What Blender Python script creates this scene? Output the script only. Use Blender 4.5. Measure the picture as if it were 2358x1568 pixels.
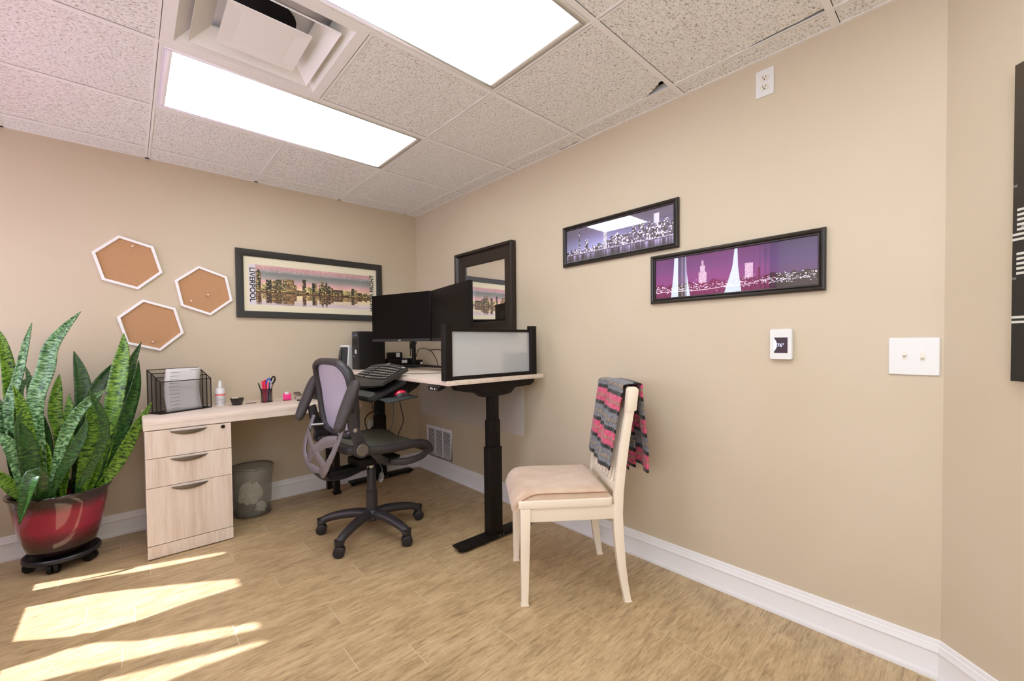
import bpy, bmesh, math, random
import numpy as np
from mathutils import Vector, Matrix

random.seed(7)
RNG = np.random.default_rng(7)
for _o in list(bpy.data.objects):
    bpy.data.objects.remove(_o, do_unlink=True)
scene = bpy.context.scene
COL = scene.collection

def lin(r, g, b, a=1.0):
    def f(c):
        c /= 255.0
        return c / 12.92 if c <= 0.04045 else ((c + 0.055) / 1.055) ** 2.4
    return (f(r), f(g), f(b), a)

# ------------------------------------------------------------------ camera
YAW, PITCH, ROLL = math.radians(42.3455), math.radians(-1.1948), math.radians(-0.5672)
CAM = Vector((-2.0607, -3.6123, 1.1854))
_f = Vector((math.sin(YAW) * math.cos(PITCH), math.cos(YAW) * math.cos(PITCH), math.sin(PITCH)))
_r = Vector((math.cos(YAW), -math.sin(YAW), 0))
_u = _r.cross(_f)
_r2 = math.cos(ROLL) * _r + math.sin(ROLL) * _u
_u2 = -math.sin(ROLL) * _r + math.cos(ROLL) * _u
cam_data = bpy.data.cameras.new('camera')
cam_data.sensor_width = 36.0
cam_data.lens = 968.193 / 2358 * 36.0
cam_data.shift_y = 25.654 / 2358
cam_data.clip_start = 0.02
cam = bpy.data.objects.new('camera', cam_data)
COL.objects.link(cam)
m = Matrix((_r2, _u2, -_f)).transposed().to_4x4()
m.translation = CAM
cam.matrix_world = m
scene.camera = cam

# ------------------------------------------------------------------ world, sun, exposure
world = bpy.data.worlds.new('daylight_sky')
scene.world = world
world.use_nodes = True
_bg = world.node_tree.nodes['Background']
_bg.inputs['Color'].default_value = lin(222, 232, 250)
_bg.inputs['Strength'].default_value = 7.2

sun_data = bpy.data.lights.new('sun', 'SUN')
sun_data.energy = 14.0
sun_data.angle = 0.012
sun_data.color = (0.90, 0.93, 1.08)
sun = bpy.data.objects.new('sun', sun_data)
COL.objects.link(sun)
sun.rotation_euler = Vector((1.0, -0.35, -1.6)).to_track_quat('-Z', 'Y').to_euler()
sun.location = (-6, 1, 6)
CEILING_LIGHT_STRENGTH = 7.5

scene.view_settings.view_transform = 'Standard'
scene.view_settings.look = 'None'
scene.view_settings.exposure = 0.0
scene.view_settings.gamma = 1.0
scene.view_settings.use_curve_mapping = False

# ------------------------------------------------------------------ helpers
def link(o, parent=None):
    COL.objects.link(o)
    if parent is not None:
        o.parent = parent
    return o

def tag(o, label=None, cat=None, group=None, kind=None):
    if label: o['label'] = label
    if cat: o['category'] = cat
    if group: o['group'] = group
    if kind: o['kind'] = kind
    return o

def thing(name, label, cat, loc=(0, 0, 0), rotz=0.0, group=None):
    o = bpy.data.objects.new(name, None)
    o.empty_display_size = 0.05
    o.location = loc
    o.rotation_euler = (0, 0, rotz)
    link(o)
    return tag(o, label, cat, group)

def V(*a):
    return Vector(a)

def catmull(pts, n):
    P = [Vector(p) for p in pts]
    P = [P[0] * 2 - P[1]] + P + [P[-1] * 2 - P[-2]]
    out = []
    segs = len(P) - 3
    for i in range(n + 1):
        t = i / n * segs
        k = min(int(t), segs - 1)
        t -= k
        a, b, c, d = P[k:k + 4]
        out.append(0.5 * ((2 * b) + (c - a) * t + (2 * a - 5 * b + 4 * c - d) * t * t + (3 * b - a - 3 * c + d) * t ** 3))
    return out

class MB:
    """collects shapes, then build() links them as one mesh object"""
    def __init__(self):
        self.v, self.f, self.uv = [], [], []
    def add(self, vs, fs, uv=None):
        k = len(self.v)
        self.v += [tuple(p) for p in vs]
        self.f += [tuple(i + k for i in f) for f in fs]
        self.uv += list(uv) if uv is not None else [(0, 0)] * len(vs)
        return self
    def box(self, cx, cy, cz, sx, sy, sz, R=None):
        vs = []
        for x in (-1, 1):
            for y in (-1, 1):
                for z in (-1, 1):
                    p = Vector((x * sx / 2, y * sy / 2, z * sz / 2))
                    if R is not None: p = R @ p
                    vs.append(p + Vector((cx, cy, cz)))
        return self.add(vs, [(0, 1, 3, 2), (4, 6, 7, 5), (0, 4, 5, 1), (2, 3, 7, 6), (0, 2, 6, 4), (1, 5, 7, 3)])
    def b2(self, x0, x1, y0, y1, z0, z1):
        return self.box((x0 + x1) / 2, (y0 + y1) / 2, (z0 + z1) / 2, abs(x1 - x0), abs(y1 - y0), abs(z1 - z0))
    def prism(self, poly, axis, a, b):
        n = len(poly)
        def P(p, t):
            return {'x': (t, p[0], p[1]), 'y': (p[0], t, p[1]), 'z': (p[0], p[1], t)}[axis]
        vs = [P(p, a) for p in poly] + [P(p, b) for p in poly]
        fs = [tuple(range(n))[::-1], tuple(range(n, 2 * n))] + [(i, (i + 1) % n, n + (i + 1) % n, n + i) for i in range(n)]
        return self.add(vs, fs)
    def cyl(self, p0, p1, r0, r1=None, n=16):
        return self.tube([p0, p1], [r0, r0 if r1 is None else r1], n)
    def tube(self, pts, r, n=8, flat=None, up=(0, 0, 1), cap=True, closed=False):
        """sweep; r radius (float/list) along the side axis, flat = radius along the normal axis"""
        P = [Vector(p) for p in pts]
        m_ = len(P)
        rs = [r] * m_ if not isinstance(r, (list, tuple)) else list(r)
        fl = rs if flat is None else ([flat] * m_ if not isinstance(flat, (list, tuple)) else list(flat))
        upv = Vector(up)
        vs = []
        prev = None
        for i in range(m_):
            if closed: t = P[(i + 1) % m_] - P[i - 1]
            else: t = P[min(i + 1, m_ - 1)] - P[max(i - 1, 0)]
            t.normalize()
            s = t.cross(upv)
            if s.length < 1e-3: s = prev if prev is not None else t.cross(Vector((1, 0, 0.01)))
            s.normalize()
            if prev is not None and s.dot(prev) < 0 and flat is None: s = -s
            prev = s
            nn = s.cross(t).normalized()
            for k in range(n):
                a = 2 * math.pi * k / n
                vs.append(P[i] + s * rs[i] * math.cos(a) + nn * fl[i] * math.sin(a))
        fs = []
        for i in range(m_ if closed else m_ - 1):
            j = (i + 1) % m_
            for k in range(n):
                k2 = (k + 1) % n
                fs.append((i * n + k, i * n + k2, j * n + k2, j * n + k))
        if cap and not closed:
            fs += [tuple(range(n))[::-1], tuple((m_ - 1) * n + k for k in range(n))]
        return self.add(vs, fs)
    def lathe(self, prof, c=(0, 0, 0), n=32, sy=1.0):
        vs = []
        for r, z in prof:
            for k in range(n):
                a = 2 * math.pi * k / n
                vs.append((c[0] + r * math.cos(a), c[1] + sy * r * math.sin(a), c[2] + z))
        fs = []
        for i in range(len(prof) - 1):
            for k in range(n):
                k2 = (k + 1) % n
                fs.append((i * n + k, i * n + k2, (i + 1) * n + k2, (i + 1) * n + k))
        if prof[0][0] > 1e-5: fs.append(tuple(range(n))[::-1])
        if prof[-1][0] > 1e-5: fs.append(tuple((len(prof) - 1) * n + k for k in range(n)))
        return self.add(vs, fs)
    def grid(self, fn, nu, nv, uvfn=None):
        vs, uv = [], []
        for j in range(nv + 1):
            for i in range(nu + 1):
                vs.append(fn(i / nu, j / nv))
                uv.append((i / nu, j / nv) if uvfn is None else uvfn(i / nu, j / nv))
        w = nu + 1
        fs = [(j * w + i, j * w + i + 1, (j + 1) * w + i + 1, (j + 1) * w + i) for j in range(nv) for i in range(nu)]
        return self.add(vs, fs, uv)
    def ring(self, x0, x1, y0, y1, ix0, ix1, iy0, iy1, z0, z1):
        """flat rectangular frame in the xy plane between z0 and z1"""
        self.b2(x0, x1, y0, iy0, z0, z1); self.b2(x0, x1, iy1, y1, z0, z1)
        self.b2(x0, ix0, iy0, iy1, z0, z1); self.b2(ix1, x1, iy0, iy1, z0, z1)
        return self
    def mesh(self, name, bev=0.0, seg=2, smooth=False, ang=35, origin=None):
        me = bpy.data.meshes.new(name)
        o = Vector(origin) if origin is not None else Vector((0, 0, 0))
        me.from_pydata([tuple(Vector(p) - o) for p in self.v], [], self.f)
        uvl = me.uv_layers.new(name='UVMap')
        vi = np.zeros(len(me.loops), dtype=np.int32)
        me.loops.foreach_get('vertex_index', vi)
        uvl.data.foreach_set('uv', np.array(self.uv, dtype=np.float32)[vi].ravel())
        bm = bmesh.new(); bm.from_mesh(me)
        bmesh.ops.remove_doubles(bm, verts=bm.verts, dist=1e-6)
        if bev > 0:
            es = [e for e in bm.edges if len(e.link_faces) == 2 and e.calc_face_angle(0) > math.radians(30)]
            bmesh.ops.bevel(bm, geom=es, offset=bev, offset_type='OFFSET', segments=seg, profile=0.6, affect='EDGES', clamp_overlap=True)
        bmesh.ops.recalc_face_normals(bm, faces=bm.faces)
        bm.to_mesh(me); bm.free()
        if smooth:
            me.polygons.foreach_set('use_smooth', [True] * len(me.polygons))
            try: me.set_sharp_from_angle(angle=math.radians(ang))
            except Exception: pass
        return me
    def build(self, name, mat, parent=None, bev=0.0, seg=2, smooth=False, ang=35, origin=None, solid=0.0, sub=0):
        me = self.mesh(name, bev, seg, smooth or bev > 0, ang, origin)
        ob = bpy.data.objects.new(name, me)
        if mat is not None: me.materials.append(mat)
        link(ob, parent)
        if origin is not None: ob.location = origin
        if solid:
            md = ob.modifiers.new('thickness', 'SOLIDIFY'); md.thickness = solid; md.offset = 0
        if sub:
            md = ob.modifiers.new('smooth', 'SUBSURF'); md.levels = sub; md.render_levels = sub
        return ob

def rounded(x0, x1, y0, y1, r, n=5):
    out = []
    for cx, cy, a0 in ((x1 - r, y1 - r, 0), (x0 + r, y1 - r, 90), (x0 + r, y0 + r, 180), (x1 - r, y0 + r, 270)):
        for k in range(n + 1):
            a = math.radians(a0 + 90 * k / n)
            out.append((cx + r * math.cos(a), cy + r * math.sin(a)))
    return out

def text_obj(name, s, size, mat, parent, mtx, extrude=0.0004, align='CENTER', bold=0.0):
    cu = bpy.data.curves.new(name, 'FONT')
    cu.body = s; cu.size = size; cu.extrude = extrude; cu.align_x = align; cu.align_y = 'CENTER'; cu.offset = bold
    t = bpy.data.objects.new(name + '_tmp', cu)
    COL.objects.link(t)
    bpy.context.view_layer.update()
    me = bpy.data.meshes.new_from_object(t.evaluated_get(bpy.context.evaluated_depsgraph_get()))
    bpy.data.objects.remove(t, do_unlink=True)
    me.name = name
    me.materials.clear(); me.materials.append(mat)
    o = bpy.data.objects.new(name, me)
    link(o, parent)
    o.matrix_local = mtx
    return o

# ------------------------------------------------------------------ materials
def newmat(name):
    mt = bpy.data.materials.new(name); mt.use_nodes = True
    nt = mt.node_tree
    return mt, nt, nt.nodes['Principled BSDF'], nt.nodes['Material Output']

def mat(name, col, rough=0.5, metal=0.0, spec=0.5, var=None, bump=None, coat=0.0, coords='Object', stretch=(1, 1, 1), sheen=0.0):
    """plain procedural material; var = (col2, scale, contrast lo, hi); bump = (scale, strength)"""
    mt, nt, bs, out = newmat(name)
    bs.inputs['Base Color'].default_value = col
    bs.inputs['Roughness'].default_value = rough
    bs.inputs['Metallic'].default_value = metal
    bs.inputs['Specular IOR Level'].default_value = spec
    bs.inputs['Coat Weight'].default_value = coat
    bs.inputs['Coat Roughness'].default_value = 0.03
    if sheen: bs.inputs['Sheen Weight'].default_value = sheen
    if var or bump:
        tc = nt.nodes.new('ShaderNodeTexCoord'); mp = nt.nodes.new('ShaderNodeMapping')
        nt.links.new(tc.outputs[coords], mp.inputs['Vector']); mp.inputs['Scale'].default_value = stretch
    if var:
        n = nt.nodes.new('ShaderNodeTexNoise'); n.inputs['Scale'].default_value = var[1]; n.inputs['Detail'].default_value = 6
        nt.links.new(mp.outputs[0], n.inputs['Vector'])
        cr = nt.nodes.new('ShaderNodeValToRGB')
        cr.color_ramp.elements[0].position = var[2]; cr.color_ramp.elements[1].position = var[3]
        cr.color_ramp.elements[0].color = col; cr.color_ramp.elements[1].color = var[0]
        nt.links.new(n.outputs['Fac'], cr.inputs['Fac']); nt.links.new(cr.outputs[0], bs.inputs['Base Color'])
    if bump:
        n = nt.nodes.new('ShaderNodeTexNoise'); n.inputs['Scale'].default_value = bump[0]; n.inputs['Detail'].default_value = 3
        nt.links.new(mp.outputs[0], n.inputs['Vector'])
        b = nt.nodes.new('ShaderNodeBump'); b.inputs['Strength'].default_value = bump[1]; b.inputs['Distance'].default_value = 0.002
        nt.links.new(n.outputs['Fac'], b.inputs['Height']); nt.links.new(b.outputs[0], bs.inputs['Normal'])
    return mt

def ramp(nt, fac, stops):
    cr = nt.nodes.new('ShaderNodeValToRGB'); e = cr.color_ramp.elements
    while len(e) < len(stops): e.new(0.5)
    for k, (p, c) in enumerate(stops): e[k].position = p; e[k].color = c
    nt.links.new(fac, cr.inputs['Fac'])
    return cr.outputs[0]

def math_node(nt, op, a, b=None):
    n = nt.nodes.new('ShaderNodeMath'); n.operation = op
    for k, x in enumerate((a, b)):
        if x is None: continue
        if isinstance(x, (int, float)): n.inputs[k].default_value = x
        else: nt.links.new(x, n.inputs[k])
    return n.outputs[0]

def mixc(nt, fac, a, b, mode='MIX'):
    n = nt.nodes.new('ShaderNodeMix'); n.data_type = 'RGBA'; n.blend_type = mode
    for idx, x in ((0, fac), (6, a), (7, b)):
        if isinstance(x, (int, float)): n.inputs[idx].default_value = x
        elif isinstance(x, tuple): n.inputs[idx].default_value = x
        else: nt.links.new(x, n.inputs[idx])
    return n.outputs[2]

def noise(nt, vec, scale, detail=4, rough=0.55, dist=0.0):
    n = nt.nodes.new('ShaderNodeTexNoise')
    n.inputs['Scale'].default_value = scale; n.inputs['Detail'].default_value = detail
    n.inputs['Roughness'].default_value = rough; n.inputs['Distortion'].default_value = dist
    nt.links.new(vec, n.inputs['Vector'])
    return n.outputs['Fac']

def world_vec(nt, scale=(1, 1, 1), rnd=0.0, rot=(0, 0, 0)):
    g = nt.nodes.new('ShaderNodeNewGeometry')
    mp = nt.nodes.new('ShaderNodeMapping'); mp.inputs['Scale'].default_value = scale; mp.inputs['Rotation'].default_value = rot
    nt.links.new(g.outputs['Position'], mp.inputs['Vector'])
    if not rnd: return mp.outputs[0]
    oi = nt.nodes.new('ShaderNodeObjectInfo')
    s = math_node(nt, 'MULTIPLY', oi.outputs['Random'], rnd)
    va = nt.nodes.new('ShaderNodeVectorMath'); va.operation = 'ADD'
    cb = nt.nodes.new('ShaderNodeCombineXYZ')
    for k in range(3): nt.links.new(s, cb.inputs[k])
    nt.links.new(mp.outputs[0], va.inputs[0]); nt.links.new(cb.outputs[0], va.inputs[1])
    return va.outputs[0]

def bumpn(nt, h, bs, strength, dist=0.002):
    b = nt.nodes.new('ShaderNodeBump'); b.inputs['Strength'].default_value = strength; b.inputs['Distance'].default_value = dist
    nt.links.new(h, b.inputs['Height']); nt.links.new(b.outputs[0], bs.inputs['Normal'])

def wood_laminate(name, axis):
    """pale ash laminate, grain along x ('x') or z ('z')"""
    mt, nt, bs, out = newmat(name)
    sc = {'x': (1.2, 22, 22), 'y': (22, 1.2, 22), 'z': (22, 22, 1.2)}[axis]
    v = world_vec(nt, sc, rnd=4.0)
    a = noise(nt, v, 1.0, 5, 0.6, 0.4)
    b = noise(nt, v, 6.0, 3, 0.6)
    c = ramp(nt, a, [(0.3, lin(202, 180, 160)), (0.5, lin(222, 205, 188)), (0.72, lin(232, 219, 205))])
    d = ramp(nt, b, [(0.35, lin(206, 186, 167)), (0.6, lin(230, 216, 201))])
    nt.links.new(mixc(nt, 0.3, c, d), bs.inputs['Base Color'])
    bs.inputs['Roughness'].default_value = 0.42
    return mt

M = {}
# wall paint
def wall_paint():
    mt, nt, bs, out = newmat('beige_wall_paint')
    v = world_vec(nt)
    big = noise(nt, v, 1.4, 3)
    c = ramp(nt, big, [(0.3, lin(197, 181, 154)), (0.7, lin(202, 187, 162))])
    nt.links.new(c, bs.inputs['Base Color'])
    bs.inputs['Roughness'].default_value = 0.6
    bumpn(nt, noise(nt, v, 160, 2), bs, 0.12, 0.001)
    return mt
M['wall'] = wall_paint()
M['trim'] = mat('white_gloss_trim', lin(232, 229, 228), 0.28)
M['white'] = mat('white_plastic', lin(222, 220, 216), 0.35)
M['ivory'] = mat('ivory_plastic', lin(222, 214, 198), 0.35)
M['grid'] = mat('white_ceiling_grid', lin(240, 238, 236), 0.45)
M['plenum'] = mat('dark_plenum', lin(14, 12, 11), 0.9)
M['black'] = mat('matt_black_metal', lin(18, 14, 11), 0.5, spec=.22, var=(lin(24, 19, 15), 40, 0.4, 0.6))
M['blackpl'] = mat('black_plastic', lin(20, 17, 15), 0.45, spec=.25, bump=(400, 0.05))
M['darkpl'] = mat('dark_grey_plastic', lin(40, 36, 36), 0.42, spec=.35, bump=(500, 0.06))
M['screen'] = mat('black_screen_glass', lin(8, 5, 4), 0.28, spec=0.12)
M['framewood'] = mat('black_brown_frame', lin(38, 31, 26), 0.32, var=(lin(30, 24, 20), 12, 0.4, 0.6))
M['silver'] = mat('silver_metal', lin(190, 188, 184), 0.3, metal=0.9)
M['greymetal'] = mat('brushed_grey_handle', lin(118, 112, 104), 0.38, metal=0.7)
M['lam_x'] = wood_laminate('ash_laminate_lengthwise', 'x')
M['lam_y'] = wood_laminate('ash_laminate_crosswise', 'y')
M['lam_z'] = wood_laminate('ash_laminate_upright', 'z')

def ceiling_tile_mat():
    mt, nt, bs, out = newmat('fissured_ceiling_tile')
    v = world_vec(nt, (1, 1.5, 1), rnd=9.0, rot=(0, 0, 0.9))
    a = noise(nt, v, 105, 3, 0.6, 0.5)
    p = ramp(nt, a, [(0.34, lin(160, 152, 144)), (0.42, lin(226, 223, 219)), (0.6, lin(243, 242, 240))])
    nt.links.new(p, bs.inputs['Base Color'])
    bs.inputs['Roughness'].default_value = 0.85
    bumpn(nt, a, bs, 0.5, 0.004)
    return mt
M['tile'] = ceiling_tile_mat()

def plank_mat():
    mt, nt, bs, out = newmat('wood_look_plank')
    v = world_vec(nt, (1.6, 8.0, 1.0), rnd=30.0)
    a = noise(nt, v, 3.4, 9, 0.70, 1.0)
    v2 = world_vec(nt, (6.0, 62.0, 1.0), rnd=30.0)
    b = noise(nt, v2, 2.2, 6, 0.72, 0.9)
    v3 = world_vec(nt, (1, 1.6, 1), rnd=30.0)
    bl = noise(nt, v3, 7.0, 3, 0.6)
    base = ramp(nt, a, [(0.30, lin(104, 84, 58)), (0.41, lin(158, 134, 98)), (0.52, lin(184, 160, 122)), (0.72, lin(203, 182, 145))])
    fine = ramp(nt, b, [(0.34, lin(66, 50, 32)), (0.42, lin(158, 135, 100)), (0.53, lin(190, 166, 128)), (0.7, lin(209, 188, 152))])
    c = mixc(nt, 0.5, base, fine)
    warm = ramp(nt, bl, [(0.35, (0.90, 0.86, 0.80, 1)), (0.65, (1.06, 1.03, 1.0, 1))])
    c = mixc(nt, 1.0, c, warm, 'MULTIPLY')
    oi = nt.nodes.new('ShaderNodeObjectInfo')
    tint = ramp(nt, oi.outputs['Random'], [(0.0, (0.95, 0.94, 0.93, 1)), (1.0, (1.04, 1.03, 1.02, 1))])
    c = mixc(nt, 1.0, c, tint, 'MULTIPLY')
    nt.links.new(c, bs.inputs['Base Color'])
    bs.inputs['Roughness'].default_value = 0.38
    bumpn(nt, b, bs, 0.15, 0.001)
    return mt
M['plank'] = plank_mat()
M['seam'] = mat('pale_floor_seam', lin(206, 186, 152), 0.6)

def emission(name, col, strength):
    mt, nt, bs, out = newmat(name)
    bs.inputs['Base Color'].default_value = (0.8, 0.8, 0.78, 1)
    bs.inputs['Emission Color'].default_value = col
    bs.inputs['Emission Strength'].default_value = strength
    bs.inputs['Roughness'].default_value = 0.4
    return mt
M['diffuser'] = emission('lit_light_diffuser', lin(241, 250, 255), CEILING_LIGHT_STRENGTH)

def vcol_mat(name, rough=0.35, coat=0.0, spec=0.5):
    mt, nt, bs, out = newmat(name)
    at = nt.nodes.new('ShaderNodeAttribute'); at.attribute_name = 'Col'
    nt.links.new(at.outputs['Color'], bs.inputs['Base Color'])
    bs.inputs['Roughness'].default_value = rough
    bs.inputs['Specular IOR Level'].default_value = spec
    bs.inputs['Coat Weight'].default_value = coat
    bs.inputs['Coat Roughness'].default_value = 0.0
    bs.inputs['Coat IOR'].default_value = 2.3
    return mt
M['print_glazed'] = vcol_mat('glazed_photo_print', 0.5, coat=1.0)
M['print_dusk'] = vcol_mat('dusk_photo_print', 0.5, coat=0.6)
M['print_dusk'].node_tree.nodes['Principled BSDF'].inputs['Coat IOR'].default_value = 1.4
M['print_matt'] = vcol_mat('canvas_photo_print', 0.7)

def see_through(name, col, rough, alpha, metal=0.0):
    mt, nt, bs, out = newmat(name)
    bs.inputs['Base Color'].default_value = col
    bs.inputs['Roughness'].default_value = rough
    bs.inputs['Metallic'].default_value = metal
    bs.inputs['Alpha'].default_value = alpha
    return mt
# ------------------------------------------------------------------ room shell
H = 2.401
BX, BY = 0.0, -3.545            # where the right wall bends
CDX, CDY = -0.676, -0.736
CX, CY = BX + CDX * 1.3, BY + CDY * 1.3
XW, YS = -3.0, -5.4
ROOM = [(0, 0), (0, BY), (CX, CY), (CX, YS), (XW, YS), (XW, 0)]
def S(o): return tag(o, kind='structure')

floor = S(MB().prism([(0.12, 0.12), (0.12, YS - .12), (XW - .12, YS - .12), (XW - .12, 0.12)], 'z', -0.06, -0.0007).build('floor', M['seam']))
PW, PL = 0.1524, 0.9144
JOINT = {0: -1.07, 1: -1.465, 2: -1.269, 6: -0.475, -5: -2.065}
_full = None
for k in range(-12, 24):
    ya, yb = min(-1.812 - PW * k, 0.0), max(-1.812 - PW * (k + 1), YS)
    if ya - yb < 0.02: continue
    j0 = JOINT.get(k, -2.9 + ((k * 0.377) % 1.0) * PL)
    n0 = math.floor((XW - j0) / PL)
    for n in range(n0, n0 + 6):
        xa, xb = max(XW, j0 + n * PL), min(0.0, j0 + (n + 1) * PL)
        if xb - xa < 0.03: continue
        if all((-.736) * (x - BX) + .676 * (y - BY) < 0 for x in (xa, xb) for y in (ya, yb)): continue
        g = 0.0009
        full = abs(xb - xa - PL) < 1e-4 and abs(ya - yb - PW) < 1e-4
        if full and _full is not None:
            o = bpy.data.objects.new('plank', _full); link(o, floor)
        else:
            hx, hy = (xb - xa) / 2, (ya - yb) / 2
            b = MB().b2(-hx + g * 1.7, hx - g * 1.7, -hy + g * .4, hy - g * .4, -0.006, 0.0)
            o = b.build('plank', M['plank'], floor)
            if full: _full = o.data
        o.location = ((xa + xb) / 2, (ya + yb) / 2, 0)

# walls
def wall_quad(name, p, q, t=0.12, z0=-0.05, z1=2.75):
    d = Vector((q[0] - p[0], q[1] - p[1])).normalized(); n = Vector((d.y, -d.x)) * t
    b = MB().prism([p, q, (q[0] - n.x, q[1] - n.y), (p[0] - n.x, p[1] - n.y)], 'z', z0, z1)
    return S(b.build(name, M['wall']))
wall_quad('wall_north', (XW - .12, 0), (0.12, 0))
wall_quad('wall_east', (0, 0.0), (0, BY - .04))
wall_quad('wall_southeast', (BX, BY), (CX, CY))
wall_quad('wall_east_rear', (CX, CY), (CX, YS))
wall_quad('wall_south', (CX + .12, YS), (XW - .12, YS))
# west wall with two windows and a third, unseen, added for fill daylight
WZ0, WZ1 = 0.91, 2.30
WIN = [(-0.202, -1.146), (-1.187, -2.145), (-3.0, -4.6)]
b = MB()
xo = XW - 0.12
b.b2(xo, XW, YS, 0, -0.05, WZ0); b.b2(xo, XW, YS, 0, WZ1, 2.75)
b.b2(xo, XW, 0, WIN[0][0], WZ0, WZ1); b.b2(xo, XW, WIN[0][1], WIN[1][0], WZ0, WZ1); b.b2(xo, XW, WIN[1][1], WIN[2][0], WZ0, WZ1); b.b2(xo, XW, WIN[2][1], YS, WZ0, WZ1)
S(b.build('wall_west', M['wall']))

def glass_mat():
    mt, nt, bs, out = newmat('window_glass')
    tr = nt.nodes.new('ShaderNodeBsdfTransparent'); gl = nt.nodes.new('ShaderNodeBsdfGlossy'); mx = nt.nodes.new('ShaderNodeMixShader')
    gl.inputs['Roughness'].default_value = 0.0
    mx.inputs[0].default_value = 0.04
    nt.links.new(tr.outputs[0], mx.inputs[1]); nt.links.new(gl.outputs[0], mx.inputs[2])
    nt.links.new(mx.outputs[0], out.inputs['Surface'])
    return mt
M['glass'] = glass_mat()
for k, (ya, yb) in enumerate(WIN):
    fr = MB()
    fw = 0.02
    fr.b2(-.05, 0.0, 0, -fw, 0, WZ1 - WZ0); fr.b2(-.05, 0, yb - ya, yb - ya + fw, 0, WZ1 - WZ0)
    fr.b2(-.05, 0, -fw, yb - ya + fw, 0, fw); fr.b2(-.05, 0, -fw, yb - ya + fw, WZ1 - WZ0 - fw, WZ1 - WZ0)
    w = S(fr.build('window_%d' % (k + 1), M['trim']))  # the third window is made up, out of view, for neutral fill
    w.location = (XW - .055, ya, WZ0)
    MB().b2(-.027, -.023, -fw, yb - ya + fw, fw, WZ1 - WZ0 - fw).build('window_pane', M['glass'], w)

# baseboards: stepped profile (out from wall, z)
PROF = [(0, 0), (.016, 0), (.0165, .012), (.014, .020), (.0115, .026), (.0115, .094), (.0150, .097), (.0150, .102), (.0115, .108), (.0105, .120), (.0075, .122), (.0075, .126), (.0060, .136), (.0, .1375)]
def baseboard(name, p, q, ea=0.0, eb=0.0):
    p, q = Vector((p[0], p[1], 0)), Vector((q[0], q[1], 0))
    d = (q - p).normalized(); n = Vector((d.y, -d.x, 0))      # inward normal
    vs = []
    for P, e in ((p, ea), (q, -eb)):
        for o_, z in PROF: vs.append(P + n * o_ + d * (o_ * e) + Vector((0, 0, z)))
    m_ = len(PROF)
    fs = [(i, i + 1, m_ + i + 1, m_ + i) for i in range(m_ - 1)] + [tuple(range(m_)), tuple(range(m_, 2 * m_))]
    return S(MB().add(vs, fs).build(name, M['trim'], smooth=True, ang=40))
tn = math.tan(math.radians(21.3))
baseboard('baseboard_north', (XW, 0), (0, 0), 1, 1)
baseboard('baseboard_east', (0, 0), (0, BY), 1, tn)
baseboard('baseboard_southeast', (0, BY), (CX, CY), tn, 0)
baseboard('baseboard_east_rear', (CX, CY), (CX, YS), 0, 1)
baseboard('baseboard_south', (CX, YS), (XW, YS), 1, 1)
baseboard('baseboard_west', (XW, YS), (XW, 0), 1, 1)

# ceiling: dark plenum, tees, tiles
ceiling = S(MB().prism([(0.1, 0.1), (0.1, YS - .1), (XW - .1, YS - .1), (XW - .1, 0.1)], 'z', 2.66, 2.72).build('ceiling', M['plenum']))
GX = [XW, -2.5555, -1.9459, -1.3363, -0.7267, -0.1171, 0.0]
GY = [0.0] + [-0.1959 - 0.6096 * k for k in range(9)] + [YS]
LIGHTS = [1, 3, 5, 7]           # rows of GY that carry a two-cell light (x cells 2,3)
VENT = (2, 2)
t = MB()
hw = 0.0118
for i, x in enumerate(GX[1:-1]):
    for j in range(len(GY) - 1):
        if i + 1 == 3 and j in [l + 1 for l in LIGHTS]: continue       # lights span two cells
        t.b2(x - hw, x + hw, GY[j + 1], GY[j], H, H + .0022); t.b2(x - .001, x + .001, GY[j + 1], GY[j], H, H + .035)
for k, y in enumerate(GY[1:-1]): t.b2(XW, 0, y - hw, y + hw, H - .0004, H + .0022); t.b2(XW, 0, y - .001, y + .001, H, H + .035)
t.b2(XW, XW + .019, YS, 0, H, H + .0022); t.b2(-.014, 0, YS, 0, H, H + .0022); t.b2(XW, 0, -.019, 0, H, H + .0022); t.b2(XW, 0, YS, YS + .019, H, H + .0022)
t.build('ceiling_grid', M['grid'], ceiling)
rj = random.Random(3)
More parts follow.
